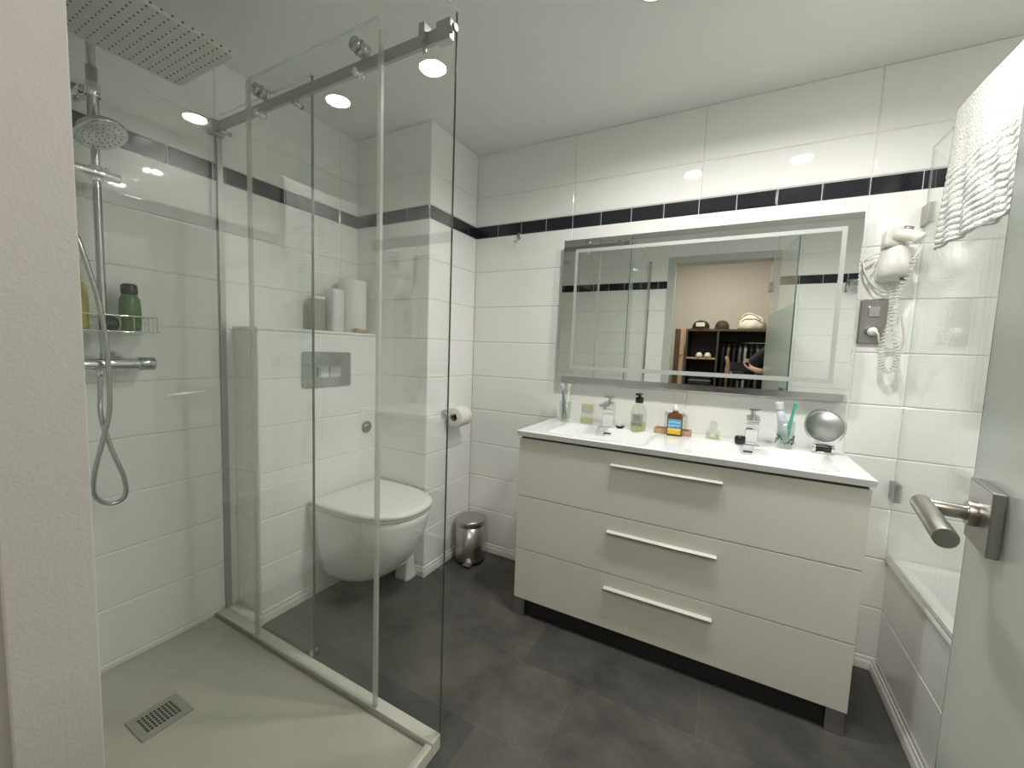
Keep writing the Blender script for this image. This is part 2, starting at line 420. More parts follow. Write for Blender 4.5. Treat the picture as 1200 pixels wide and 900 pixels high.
# ---------------------------------------------------------------- lamps
def downlight(x, y, z, label, closet=False, energy=LAMP_W, r=.048):
    t = thing('ceiling_light', label, 'light', (x, y, z), None)
    bm = new(); lathe(bm, (x, y, z), [(r-.002,-.001),(r,-.006),(r+.010,-.004),(r+.013,0)], 40); obj('trim_ring', bm, M['whitep'], t)
    bm = new(); lathe(bm, (x, y, z), [(0,-.0015),(r,-.0015),(r,-.0005),(0,-.0005)], 40); obj('diffuser', bm, M['closet_on' if closet else 'lamp_on'], t)
    ld = bpy.data.lights.new('downlight_lamp', 'AREA'); ld.shape = 'DISK'; ld.size = 2*r*.95; ld.energy = energy; ld.spread = PI if closet else SPREAD
    ld.color = (1,.90,.78) if closet else LAMP_COL
    lo = bpy.data.objects.new('downlight_lamp', ld); COL.objects.link(lo); lo.parent = t; lo.location = (0,0,-.007)
    return t
downlight(*LAMPS[0], H, 'round recessed ceiling downlight above the left half of the vanity')
downlight(*LAMPS[1], H, 'round recessed ceiling downlight above the right half of the vanity')
downlight(*LAMPS[2], H, 'round recessed ceiling downlight above the bathtub', energy=4.6)
downlight(1.7, -2.55, CH, 'warm round ceiling light in the closet beyond the doorway', True, 19, .07)

# ---------------------------------------------------------------- shower tray
XS, YS, TZ = 1.147, -1.085, .055
tr = thing('shower_tray', 'grey-beige stone resin shower tray with pale raised rim', 'shower tray', (.57, -1.47, 0))
bm = new()
# dished top as a height grid falling gently to the drain
nx, ny = 46, 34; gx0, gx1, gy0, gy1 = .004, XS-.004, YD+.004, YS-.038
grid = []
for i in range(nx+1):
    row = []
    for j in range(ny+1):
        x = gx0+(gx1-gx0)*i/nx; y = gy0+(gy1-gy0)*j/ny
        d = math.hypot(x-.36, y+1.455); row.append(bm.verts.new((x, y, .034-.008*math.exp(-(d/.45)**2))))
    grid.append(row)
for i in range(nx):
    for j in range(ny): bm.faces.new((grid[i][j], grid[i+1][j], grid[i+1][j+1], grid[i][j+1])).smooth = True
obj('tray_floor', bm, M['tray'], tr)
bm = new(); box(bm, .004, XS-.003, YD+.004, YS-.001, .001, .024); obj('tray_base', bm, M['trayrim'], tr)
bm = new(); box(bm, .004, XS-.001, YS-.040, YS, .002, TZ-.006); box(bm, XS-.022, XS, YD+.004, YS-.041, .002, TZ-.008)
obj('tray_rim', bm, M['trayrim'], tr, bevel=.004)
bm = new(); box(bm, .004, XS-.02, YS-.046, YS-.040, .03, .046); obj('door_track', bm, M['satin'], tr)
bm = new(); box(bm, .302, .420, -1.520, -1.392, .0255, .031); dg = obj('drain_plate', bm, plain('drain_steel', (.40,.39,.34), .4, .3), tr, bevel=.001)
bm = new()
for i in range(6):
    for j in range(9):
        x = .330+i*.0125; y = -1.497+j*.0098
        box(bm, x-.0042, x+.0042, y-.0028, y+.0028, .0309, .0316)
obj('drain_slots', bm, M['black'], dg)
# pale block between tray and cistern end
bm = new(); box(bm, .0, BX+.02, YS+.002, BY-.002, .001, .044); struct(obj('trim_2', bm, M['trayrim'], bevel=.003))

# ---------------------------------------------------------------- shower enclosure
GT = 2.035
se = thing('shower_enclosure', 'frameless glass shower enclosure with fixed panes, wall profile and flat steel rail', 'shower screen', (XS/2, YS, TZ))
def pane(name, x0, x1, y0, y1, z0, z1, par, edges, m='glass', em='glass_e'):
    bm = new(); box(bm, x0, x1, y0, y1, z0, z1); g = obj(name, bm, M[m], par)
    if edges:
        bm = new()
        for e in edges: box(bm, *e)
        obj('polished_edge', bm, M[em], g)
    return g
FY0, FY1 = -1.079, -1.071
pane('fixed_pane', .012, .560, FY0, FY1, TZ, 2.045, se, [(.560,.5625,FY0,FY1,TZ,2.045)])
pane('top_edge', .012, .560, FY0, FY1, 2.045, 2.0465, se, None, 'glass_b')
RX0, RX1 = XS-.006, XS-.001
pane('return_pane', RX0, RX1, YD+.006, YS-.001, TZ-.008, GT, se, None)
bm = new(); box(bm, RX0, RX1, YS-.001, YS-.0002, TZ-.008, GT); obj('corner_edge', bm, M['glass_e'], se)
bm = new(); box(bm, RX0, RX1, YD+.006, YS-.001, GT, GT+.0012); obj('return_top_edge', bm, M['glass_b'], se)
bm = new(); box(bm, RX0-.012, RX1+.006, YD+.002, YD+.018, TZ, GT); obj('wall_profile', bm, M['chrome_d'], se)
bm = new(); box(bm, .001, .012, YS-.002, YS+.018, .048, 1.965); obj('wall_profile', bm, M['steel'], se, bevel=.001)
RY0, RY1, RZ0, RZ1 = -1.100, -1.088, 1.972, 2.006
bm = new(); box(bm, .016, XS-.010, RY0, RY1, RZ0, RZ1); rail = obj('rail', bm, M['satin'], se, bevel=.0015)
bm = new(); box(bm, .001, .030, -1.112, -1.066, 1.962, 2.016); box(bm, .03, .05, -1.106, -1.08, 1.972, 2.006); obj('rail_bracket', bm, M['satin'], se, bevel=.002)
bm = new(); box(bm, XS-.052, XS-.007, -1.110, -1.086, 1.962, 2.012); obj('rail_bracket', bm, M['satin'], se, bevel=.002)
bm = new(); cyl(bm, (XS-.0008, -1.100, 1.988), (XS+.006, -1.100, 1.988), .010, seg=24); obj('rail_bolt', bm, M['plate'], se, bevel=.001)
bm = new(); box(bm, XS-.105, XS-.085, -1.116, -1.086, 1.985, 2.022); cyl(bm, (XS-.095,-1.101,1.955), (XS-.095,-1.101,1.972), .006); obj('door_stop', bm, M['satin'], se, bevel=.002)
for x in (.075, .505):
    bm = new(); cyl(bm, (x, -1.104, 1.962), (x, -1.070, 1.962), .008, seg=20); cyl(bm, (x, -1.088, 1.966), (x, -1.088, 1.985), .004, seg=12); obj('pane_clamp', bm, M['chrome_d'], se)
bm = new(); box(bm, .552, .570, -1.088, -1.062, TZ-.008, TZ+.014); obj('floor_guide', bm, M['chrome_d'], se, bevel=.001)
bm = new(); box(bm, XS-.012, XS+.004, YS-.012, YS+.004, TZ-.012, TZ+.010); obj('corner_clip', bm, M['bottle_clear'], se, bevel=.001)
# sliding door
sd = thing('sliding_shower_door', 'sliding clear glass shower door hanging from the steel rail on round rollers', 'shower door', (.6, -1.12, TZ))
DY0, DY1 = -1.121, -1.113; SX0, SX1, ST = .285, .905, 2.082
pane('door_pane', SX0, SX1, DY0, DY1, .047, ST, sd, None)
bm = new(); box(bm, SX0, SX1, DY0, DY1, ST, ST+.0012); obj('top_edge', bm, M['glass_b'], sd)
for x0, x1 in ((SX0-.014, SX0), (SX1, SX1+.013)):
    bm = new(); box(bm, x0, x1, DY0-.001, DY1+.001, .049, ST-.002 if x0 < .5 else ST-.04); obj('edge_seal', bm, M['seal'], sd)
for x in (SX0+.055, SX1-.085):
    bm = new(); lathe(bm, (x, -1.136, 2.030), [(0,0),(.017,.001),(.019,.004),(.019,.014),(.010,.015),(.010,.022),(0.0215,.023),(.0215,.034),(.018,.0345),(.018,.043),(.0215,.044),(.0215,.048),(0,.048)], 28, axis=(0,1,0)); obj('top_roller', bm, M['chrome_d'], sd)
    bm = new(); lathe(bm, (x, -1.132, 1.956), [(0,0),(.010,.001),(.011,.003),(.011,.010),(.006,.011),(.006,.020),(.012,.021),(.012,.036),(0,.036)], 24, axis=(0,1,0)); obj('anti_lift_roller', bm, M['chrome'], sd)

# ---------------------------------------------------------------- shower column
SY = -1.456
sc = thing('shower_column', 'chrome shower column with thermostatic mixer bar and rectangular rain head', 'shower', (.06, SY, 1.09))
bm = new()
tube(bm, spline([(.075,SY,1.09),(.075,SY,1.5),(.075,SY,1.9),(.075,SY,2.09),(.095,SY,2.145),(.15,SY,2.155),(.30,SY,2.150),(.375,SY,2.13),(.385,SY,2.06)], 8), .0105, 16)
obj('riser_pipe', bm, M['chrome_d'], sc)
bm = new(); cyl(bm, (.075,SY,1.82), (.075,SY,1.98), .0135); obj('riser_sleeve', bm, M['steel'], sc)
bm = new(); cyl(bm, (0.001,SY-.02,1.915), (.014,SY-.02,1.915), .026); cyl(bm, (.012,SY-.02,1.915), (.06,SY-.015,1.915), .012); cyl(bm, (.075,SY,1.895), (.075,SY,1.935), .018); obj('wall_bracket', bm, M['chrome'], sc, bevel=.001)
HX0, HX1, HY0, HY1, HZ = .150, .475, -1.65, -1.262, 2.01
bm = new()
loft(bm, [[(x, y, z) for x, y in rrect((HX0+HX1)/2, (HY0+HY1)/2, (HX1-HX0)/2-i, (HY1-HY0)/2-i, .018)] for z, i in ((HZ,.002),(HZ+.002,0),(HZ+.009,0),(HZ+.012,.004))], smooth=False)
hd = obj('rain_head', bm, plain('matt_steel_face', (.62,.62,.58), .4, .35), sc)
bm = new(); lathe(bm, (.385, SY, HZ+.010), [(.03,0),(.03,.008),(.016,.014),(.015,.03),(.019,.036),(.019,.05),(.012,.056),(.012,.07)], 24); obj('ball_joint', bm, M['chrome'], sc)
bm = new()
for i in range(15):
    for j in range(16):
        cyl(bm, (HX0+.022+i*.0226, HY0+.022+j*.0229, HZ+.001), (HX0+.022+i*.0226, HY0+.022+j*.0229, HZ-.0018), .0030, .0022, 8)
obj('nozzles', bm, M['darkrub'], hd)
bm = new(); MX = .072
cyl(bm, (MX,-1.62,1.092), (MX,-1.335,1.092), .0205, seg=32); obj('mixer_bar', bm, M['chrome'], sc, bevel=.003)
bm = new(); cyl(bm, (MX,-1.375,1.092), (MX,-1.330,1.092), .0225, seg=32); obj('temperature_knob', bm, M['chrome_d'], sc, bevel=.003)
bm = new(); cyl(bm, (MX,-1.66,1.092), (MX,-1.615,1.092), .0225, seg=32); obj('flow_knob', bm, M['chrome_d'], sc, bevel=.003)
bm = new()
for y in (-1.415, -1.565):
    lathe(bm, (.001, y, 1.098), [(0,0),(.034,0),(.032,.010),(.018,.016),(.016,.06),(0,.06)], 28, axis=(1,0,0))
obj('wall_flanges', bm, M['chrome'], sc)
bm = new(); cyl(bm, (MX,SY-.012,1.075), (MX,SY-.012,1.052), .010); cyl(bm, (MX,-1.40,1.074), (MX,-1.40,1.066), .006); obj('hose_outlet', bm, M['chrome'], sc)
bm = new(); cyl(bm, (.088,-1.56,1.672), (.088,-1.405,1.672), .0145, seg=24); cyl(bm, (.075,SY,1.65), (.075,SY,1.695), .017); cyl(bm,(.088,-1.435,1.684),(.088,-1.435,1.694),.006); obj('slider_holder', bm, M['chrome'], sc, bevel=.0015)
# hand shower with hose
hs = thing('hand_shower', 'round chrome hand shower in the slider holder, hose looping below mixer', 'shower handset', (.12, -1.5, 1.69))
hc = Vector((.175, -1.472, 1.762)); hn = Vector((.45, .25, -.86)).normalized()
bm = new(); lathe(bm, hc, [(0,-.026),(.034,-.024),(.056,-.011),(.062,0),(.061,.006),(.055,.008),(0,.008)], 36, axis=tuple(hn)); obj('spray_head', bm, M['chrome_d'], hs)
bm = new(); d_, u_, v_ = frame_of(hn)
for k in range(4):
    for i in range(max(1, k*7)):
        a = 2*PI*i/max(1, k*7); q = hc+hn*.007+(u_*math.cos(a)+v_*math.sin(a))*(.0150*k)
        cyl(bm, q, q+hn*.0025, .0022, .0016, 6)
obj('spray_nozzles', bm, M['darkrub'], hs)
bm = new(); tube(bm, spline([hc+Vector((-.02,-.02,.012)), (.130,-1.512,1.752), (.105,-1.535,1.715), (.092,-1.545,1.665), (.088,-1.548,1.62)], 6), .013, 14, rs=None); obj('handle', bm, M['chrome_d'], hs)
bm = new()
hp = [(.088,-1.548,1.625),(.095,-1.535,1.55),(.115,-1.512,1.45),(.12,-1.49,1.35),(.12,-1.477,1.28),(.12,-1.466,1.18),(.12,-1.462,1.08),(.12,-1.465,.95),(.12,-1.480,.87),(.12,-1.505,.76),(.12,-1.508,.69),(.12,-1.475,.652),(.12,-1.438,.664),(.12,-1.437,.726),(.112,-1.463,.83),(.098,-1.478,.93),(.080,-1.472,1.0),(.072,-1.468,1.054)]
tube(bm, spline(hp, 10), .0068, 12); obj('hose', bm, M['chrome_d'], hs)
# wire basket
wb = thing('wire_basket', 'chrome wire shower basket on the tiled wall above the mixer', 'basket', (.07, -1.46, 1.195))
bm = new(); bx0, bx1, by0, by1 = .012, .115, -1.60, -1.325
for z in (1.197, 1.247):
    pts = [(x, y, z) for x, y in rrect((bx0+bx1)/2, (by0+by1)/2, (bx1-bx0)/2, (by1-by0)/2, .02)]
    tube(bm, pts, .0024 if z > 1.2 else .0018, 8, closed=True)
obj('rim_wires', bm, M['chrome'], wb)
bm = new()
for k in range(8):
    x = bx0+.006+k*(bx1-bx0-.012)/7; cyl(bm, (x, by0, 1.197), (x, by1, 1.197), .0013, seg=6)
pts = rrect((bx0+bx1)/2, (by0+by1)/2, (bx1-bx0)/2, (by1-by0)/2, .02, 2)
for (x, y) in pts: cyl(bm, (x, y, 1.197), (x, y, 1.247), .0013, seg=6)
for k in range(1, 8):
    y = by0+k*(by1-by0)/8; cyl(bm, (bx1, y, 1.197), (bx1, y, 1.247), .0012, seg=6)
obj('uprights', bm, M['chrome'], wb)
def bottle(name, label, x, y, z, prof, m, cap, mc, sx=1, sy=1, extra=None):
    t = thing(name, label, 'bottle', (x, y, z)); bm = new(); lathe(bm, (x, y, z), prof, 32, sx=sx, sy=sy); obj('body', bm, m, t)
    bm = new(); lathe(bm, (x, y, z), cap, 32, sx=sx, sy=sy); obj('cap', bm, mc, t); return t
bottle('shampoo_bottle', 'green shampoo bottle with dark cap in the wire basket', .068, -1.387, 1.1995,
       [(0,0),(.030,.001),(.033,.008),(.034,.06),(.032,.10),(.024,.118),(.022,.120),(0,.120)], M['green'], [(.0225,.118),(.025,.122),(.026,.128),(.025,.148),(.018,.154),(0,.155)], M['black'], .75, .85)
bottle('shower_gel_bottle', 'yellow shower gel bottle partly behind the white door jamb', .068, -1.515, 1.1995,
       [(0,0),(.028,.001),(.031,.008),(.030,.10),(.024,.135),(.016,.145),(0,.145)], M['yellow'], [(.016,.144),(.017,.146),(.017,.165),(0,.166)], M['yellow'], .7, 1)
bm = new()
lathe(bm, (.085,-1.445,1.199), [(0,0),(.020,.002),(.024,.02),(.021,.038),(.010,.046),(0,.046)], 20, sx=.7); tag(obj('razor_case', bm, M['darkrub'], at=(.085,-1.445,1.199)), 'small dark grey sponge beside the green bottle in the basket', 'sponge')

# ---------------------------------------------------------------- toilet
YC, TX0, TX1, TZL = -.625, .168, .665, .468
tl = thing('toilet', 'white wall-hung toilet with closed D-shaped lid behind the glass', 'toilet', (BX, YC, .1))
def dshape(x0, x1, hw, n=40, yc=YC, e=2.5, sq=.32):
    L = x1-x0; pts = []
    xs = x0+L*sq
    pts.append((x0, yc-hw*.985)); pts.append((x0+(xs-x0)*.5, yc-hw))
    for i in range(n+1):
        t = -PI/2+PI*i/n; a = abs(math.cos(t))**(2/e); b = math.copysign(abs(math.sin(t))**(2/e), math.sin(t))
        pts.append((xs+(x1-xs)*a, yc+hw*b))
    pts.append((x0+(xs-x0)*.5, yc+hw)); pts.append((x0, yc+hw*.985))
    return pts
bm = new(); R = []
for z, x1, hw, xo in ((.435,.648,.196,0),(.428,.654,.199,0),(.40,.650,.198,0),(.35,.640,.194,0),(.29,.622,.186,0),(.23,.592,.174,0),(.17,.545,.158,0),(.125,.49,.142,0),(.095,.43,.128,0),(.08,.36,.115,0),(.073,.28,.10,0)):
    R.append([(x, y, z) for x, y in dshape(TX0, x1, hw)])
loft(bm, R); obj('bowl', bm, M['ceramic'], tl)
bm = new(); loft(bm, [[(x, y, z) for x, y in dshape(.198-i, .659-i, .203-i)] for z, i in ((.436,.006),(.4385,.001),(.446,.001),(.449,.004))]); obj('seat', bm, M['lid'], tl)
bm = new(); loft(bm, [[(x, y, z) for x, y in dshape(.180+i, .665-i, .207-i)] for z, i in ((.4495,.005),(.452,.001),(.463,0),(.469,.003),(.4725,.010),(.4745,.03),(.4755,.08))]); obj('lid', bm, M['lid'], tl)
for s in (-.075, .075):
    bm = new(); cyl(bm, (.19, YC+s-.018, .450), (.19, YC+s+.018, .450), .012); obj('lid_hinge', bm, M['chrome_d'], tl)
# flush plate
fp = thing('flush_plate', 'rectangular chrome dual-flush plate on the tiled half wall', 'flush plate', (BX, -.717, 1.06))
bm = new(); loft(bm, [[(x, y, z) for y, z in rrect(-.717, 1.062, .129-i, .081-i, .012)] for x, i in ((BX,0),(BX+.007,0),(BX+.010,.003))], smooth=False); obj('plate', bm, M['chrome_d'], fp)
bm = new(); loft(bm, [[(x, y, z) for y, z in rrect(-.745, 1.052, .030-i, .026-i, .004)] for x, i in ((BX+.0095,0),(BX+.0125,0),(BX+.0135,.0015))], smooth=False); obj('flush_button', bm, M['chrome'], fp)
bm = new(); loft(bm, [[(x, y, z) for y, z in rrect(-.682, 1.052, .030-i, .026-i, .004)] for x, i in ((BX+.0095,0),(BX+.0125,0),(BX+.0135,.0015))], smooth=False); obj('flush_button', bm, M['chrome'], fp)
bm = new(); lathe(bm, (BX+.0005, -.483, .756), [(0,0),(.030,0),(.031,.005),(.026,.009),(.021,.006),(.019,.006),(.017,.010),(0,.011)], 32, axis=(1,0,0))
tag(obj('wall_button', bm, M['plate'], at=(BX,-.483,.756)), 'small round metal button on the half wall right of the toilet', 'button')
# toilet brush behind the bowl
tb = thing('toilet_brush', 'white toilet brush stand on the floor tucked behind the toilet', 'toilet brush', (.425, -.455, 0))
bm = new(); loft(bm, [[(x, y, z) for x, y in rrect(.425, -.455, h*1.15, h, h*.45)] for z, h in ((.0005,.036),(.006,.040),(.02,.039),(.05,.034),(.12,.028),(.17,.026))]); obj('holder', bm, M['whitep'], tb)
bm = new(); cyl(bm, (.425,-.450,.168), (.425,-.436,.27), .007); obj('brush_handle', bm, M['whitep'], tb)

# rolls and boxes on the ledge
def roll_v(name, label, x, y, z, r, h, cat='paper roll', group=None):
    t = thing(name, label, cat, (x, y, z)); bm = new()
    lathe(bm, (x, y, z), [(.02,0),(r-.002,0),(r,.003),(r,h-.003),(r-.002,h),(.02,h),(.02,0)], 36); obj('paper', bm, M['paper'], t)
    bm = new(); lathe(bm, (x, y, z), [(.0195,.001),(.0195,h-.001),(.0175,h-.001),(.0175,.001),(.0195,.001)], 24); obj('core', bm, M['card'], t); return t
roll_v('kitchen_roll', 'tall white paper roll standing on the ledge, tallest of the ledge items', .085, -.505, BZ+.0005, .068, .265)
t = thing('tissue_pack', 'white patterned tissue pack leaning beside the tall roll on the ledge', 'tissue pack', (.08,-.622,BZ))
bm = new(); loft(bm, [[(x, y, z) for x, y in rrect(.085, -.622+dy, .045-i, .034-i, .014)] for z, i, dy in ((BZ+.0005,.004,0),(BZ+.006,0,0),(BZ+.10,0,.001),(BZ+.195,.001,.003),(BZ+.205,.006,.003))]); obj('pack', bm, plain('patterned_wrap', (.70,.71,.69), .4, var=.25, vscale=28, bump=.4, bscale=40), t)
t = thing('grey_box', 'slim grey-green carton at the left of the ledge items', 'carton', (.06,-.693,BZ))
bm = new(); box(bm, .035, .085, -.722, -.664, BZ+.0005, BZ+.165); obj('carton', bm, plain('grey_carton', (.30,.32,.27), .5), t, bevel=.002)
bm = new(); box(bm, .0345, .0855, -.7225, -.6635, BZ+.15, BZ+.1655); obj('carton_lid', bm, M['grout'], t, bevel=.002)
t = thing('hair_clip', 'small light brown wooden dish in front of the tall roll on the ledge', 'dish', (.148,-.50,BZ)); t.name = 'wooden_dish'
bm = new(); loft(bm, [[(.146+a_*.42*math.cos(q_), -.505+a_*math.sin(q_), BZ+z_) for q_ in [2*PI*i/28 for i in range(28)]] for z_, a_ in ((.0005,.035),(.004,.045),(.016,.056),(.018,.057),(.018,.053),(.009,.040))]); obj('dish', bm, M['wood'], t)
bm = new(); box(bm, .140, .160, -.552, -.520, BZ+.010, BZ+.021); obj('dark_clip', bm, M['black'], t, bevel=.003)

# toilet paper holder on the pillar
th = thing('toilet_paper_holder', 'chrome toilet paper holder fixed to the tiled pillar', 'paper holder', (PX, -.27, .83))
bm = new(); cyl(bm, (PX+.0005,-.268,.836), (PX+.008,-.268,.836), .024); cyl(bm, (PX+.006,-.268,.836), (PX+.055,-.268,.836), .008); obj('wall_mount', bm, M['chrome'], th, bevel=.001)
bm = new(); tube(bm, spline([(PX+.055,-.275,.836),(PX+.062,-.268,.836),(PX+.058,-.258,.836),(PX+.058,-.152,.836),(PX+.058,-.137,.842)], 5), .006, 12); obj('arm', bm, M['chrome'], th)
t = thing('toilet_roll', 'white toilet roll hanging on the chrome holder beside the pedal bin wall', 'toilet roll', (PX+.062,-.2,.82))
bm = new(); lathe(bm, (PX+.058,-.255,.818), [(.021,0),(.050,0),(.053,.003),(.053,.095),(.050,.098),(.021,.098),(.021,0)], 40, axis=(0,1,0)); obj('paper', bm, M['paper'], t)
bm = new(); lathe(bm, (PX+.058,-.255,.818), [(.0207,.001),(.0207,.097),(.0185,.097),(.0185,.001),(.0207,.001)], 24, axis=(0,1,0)); obj('core', bm, M['card'], t)
# pedal bin
PBX, PBY = .602, -.130
pb = thing('pedal_bin', 'small brushed steel pedal bin in the corner by the pillar', 'bin', (PBX, PBY, 0))
bm = new(); lathe(bm, (PBX,PBY,0), [(0,.012),(.080,.012),(.082,.016),(.082,.215),(0,.215)], 48); obj('body', bm, M['steel'], pb)
bm = new(); lathe(bm, (PBX,PBY,0), [(0,.0005),(.079,.0005),(.084,.004),(.084,.018),(.080,.020)], 48); obj('base_ring', bm, M['black'], pb)
bm = new(); lathe(bm, (PBX,PBY,0), [(.083,.212),(.0855,.216),(.0855,.236),(.082,.243),(.060,.250),(0,.253)], 48); obj('lid', bm, M['steel'], pb)
bm = new(); box(bm, PBX+.030-.022, PBX+.030+.022, PBY-.104, PBY-.070, .012, .020); bmesh.ops.rotate(bm, verts=bm.verts, cent=(PBX,PBY,0), matrix=Matrix.Rotation(.12,3,'Z')); obj('pedal', bm, M['steel'], pb, bevel=.002)

# ---------------------------------------------------------------- vanity
VX0, VX1, VY, VZ0, VZ1 = 1.035, 2.222, -.420, .082, .812
va = thing('vanity_cabinet', 'cream gloss vanity cabinet with three wide drawers under the double basin', 'vanity', ((VX0+VX1)/2, -.2, 0))
bm = new(); box(bm, VX0+.004, VX1-.004, VY+.020, -.004, VZ0+.006, .755); obj('carcass', bm, M['carcass'], va)
bm = new(); box(bm, VX0+.008, VX1-.008, VY+.008, VY+.016, VZ1-.03, VZ1-.001); box(bm, VX0+.004, VX0+.012, VY+.016, -.01, .7551, VZ1-.001); box(bm, VX1-.012, VX1-.004, VY+.016, -.01, .7551, VZ1-.001); obj('shadow_gap', bm, M['shadowgap'], va)
for z0, z1, hz in ((.551, .805, .752), (.312, .548, .484), (.082, .309, .252)):
    bm = new(); box(bm, VX0, VX1, VY, VY+.019, z0, z1); d = obj('drawer', bm, M['lacquer'], va, bevel=.0012)
    bm = new(); x0, x1 = 1.436, 1.826
    prof = [(0,-.003),(0,.005),(-.004,.004),(-.014,.001),(-.0165,-.001),(-.0165,-.003),(-.014,-.003),(-.004,-.003)]
    loft(bm, [[(x, VY+a, hz+b) for a, b in prof] for x in (x0, x1)], smooth=False); hh = obj('handle', bm, M['lacquer'], d, bevel=.0005)
    bm = new(); box(bm, x0, x1, VY-.0182, VY-.0150, hz-.0036, hz+.0002); obj('chrome_lip', bm, M['satin'], hh, bevel=.0004)
bm = new(); box(bm, VX0+.052, VX1-.055, VY+.022, VY+.036, .0008, VZ0+.005); obj('plinth', bm, M['black'], va)
for x0, x1 in ((VX0+.003, VX0+.050), (VX1-.053, VX1-.004)):
    for y0 in (VY+.004, -.06):
        bm = new(); box(bm, x0, x1, y0, y0+.045, .0005, VZ0+.006); obj('foot', bm, M['satin'], va, bevel=.001)
# double basin worktop, top as a height grid
WX0, WX1, WY0, WY1, WZ = 1.026, 2.230, -.436, -.002, .840
bs = thing('double_washbasin', 'glossy white worktop with two moulded rectangular basins', 'washbasin', ((WX0+WX1)/2, -.2, WZ-.02))
BAS = [(1.150, 1.560, -.405, -.112), (1.695, 2.150, -.405, -.112)]
def wz(x, y):
    z = WZ
    for x0, x1, y0, y1 in BAS:
        r = .045; cx = min(max(x, x0+r), x1-r); cy = min(max(y, y0+r), y1-r)
        d = r-math.hypot(x-cx, y-cy)
        if abs(x-cx) < 1e-9 and abs(y-cy) < 1e-9: d = min(x-x0, x1-x, y-y0, y1-y)
        t = max(0, min(1, d/.085)); z -= .070*(t*t*(3-2*t))
        t0 = max(0, min(1, d/.012)); z -= .010*t0*t0*(3-2*t0)
    ed = min(x-WX0, WX1-x, y-WY0, WY1-y+.02)
    return z-.0035*max(0, 1-ed/.006)**2+.0015*max(0,1-abs(ed-.012)/.01)
xs = sorted(set([WX0, WX0+.002, WX0+.004, WX0+.007]+[WX0+.012+(WX1-WX0-.024)*i/200 for i in range(201)]+[WX1-.007, WX1-.004, WX1-.002, WX1]))
ys = sorted(set([WY0, WY0+.002, WY0+.004, WY0+.007]+[WY0+.012+(WY1-WY0-.012)*i/84 for i in range(85)]))
bm = new(); G = [[bm.verts.new((x, y, wz(x, y))) for y in ys] for x in xs]
for i in range(len(xs)-1):
    for j in range(len(ys)-1): bm.faces.new((G[i][j], G[i+1][j], G[i+1][j+1], G[i][j+1])).smooth = True
rim = [G[i][0] for i in range(len(xs))]+[G[-1][j] for j in range(1, len(ys))]+[G[i][-1] for i in range(len(xs)-2, -1, -1)]+[G[0][j] for j in range(len(ys)-2, 0, -1)]
low = [bm.verts.new((min(max(v.co.x, WX0+.004), WX1-.004), max(v.co.y, WY0+.004), WZ-.024)) for v in rim]
n = len(rim)
for k in range(n): bm.faces.new((rim[k], low[k], low[(k+1) % n], rim[(k+1) % n]))
obj('basin_top', bm, M['worktop'], bs, fix=False)
for (x0, x1, y0, y1), xo in zip(BAS, (1.342, 1.905)):
    sy_ = -.137; sz_ = wz(xo, sy_); sl_ = (wz(xo, sy_+.004)-wz(xo, sy_-.004))/.008
    def slot(hw, hl, up, m, par, name):
        bm = new(); ax = Vector((0,1,sl_)).normalized(); nm = Vector((0,-sl_,1)).normalized(); c = Vector((xo, sy_, sz_))
        loft(bm, [[tuple(c+Vector((a_,0,0))+ax*b_+nm*k) for a_, b_ in rrect(0,0,hw,hl,min(hw,hl)*.8,3)] for k in (-.002, up)], smooth=False)
        return obj(name, bm, m, par, bevel=.0004)
    sl = slot(.024, .0105, .0012, M['whitep'], bs, 'overflow_ring'); slot(.0165, .0042, .0018, M['black'], sl, 'overflow_slot')
    bm = new(); lathe(bm, ((x0+x1)/2, -.26, WZ-.0798), [(0,.005),(.020,.005),(.028,.003),(.030,-.002)], 28); obj('drain_cap', bm, M['chrome'], bs)
# taps
def tap(x, y, label):
    t = thing('basin_tap', label, 'tap', (x, y, WZ))
    bm = new(); prof = [(y+.026,WZ+.0005),(y+.026,WZ+.105),(y+.006,WZ+.118),(y-.115,WZ+.112),(y-.118,WZ+.106),(y-.045,WZ+.085),(y-.028,WZ+.06),(y-.026,WZ+.0005)]
    loft(bm, [[(xx, a, b) for a, b in prof] for xx in (x-.023, x+.023)], smooth=False); obj('body', bm, M['chrome'], t, bevel=.004, bseg=3)
    bm = new(); cyl(bm, (x, y-.004, WZ+.114), (x, y-.004, WZ+.142), .011); vs = box(bm, x-.016, x+.030, y-.055, y+.02, WZ+.142, WZ+.149); obj('lever', bm, M['chrome'], t, bevel=.0025)
    bm = new(); box(bm, x-.017, x+.017, y-.114, y-.104, WZ+.1035, WZ+.1075); obj('spout_slot', bm, M['black'], t); return t
tap(1.334, -.085, 'chrome block tap at the left basin'); tap(1.914, -.085, 'chrome block tap at the right basin')
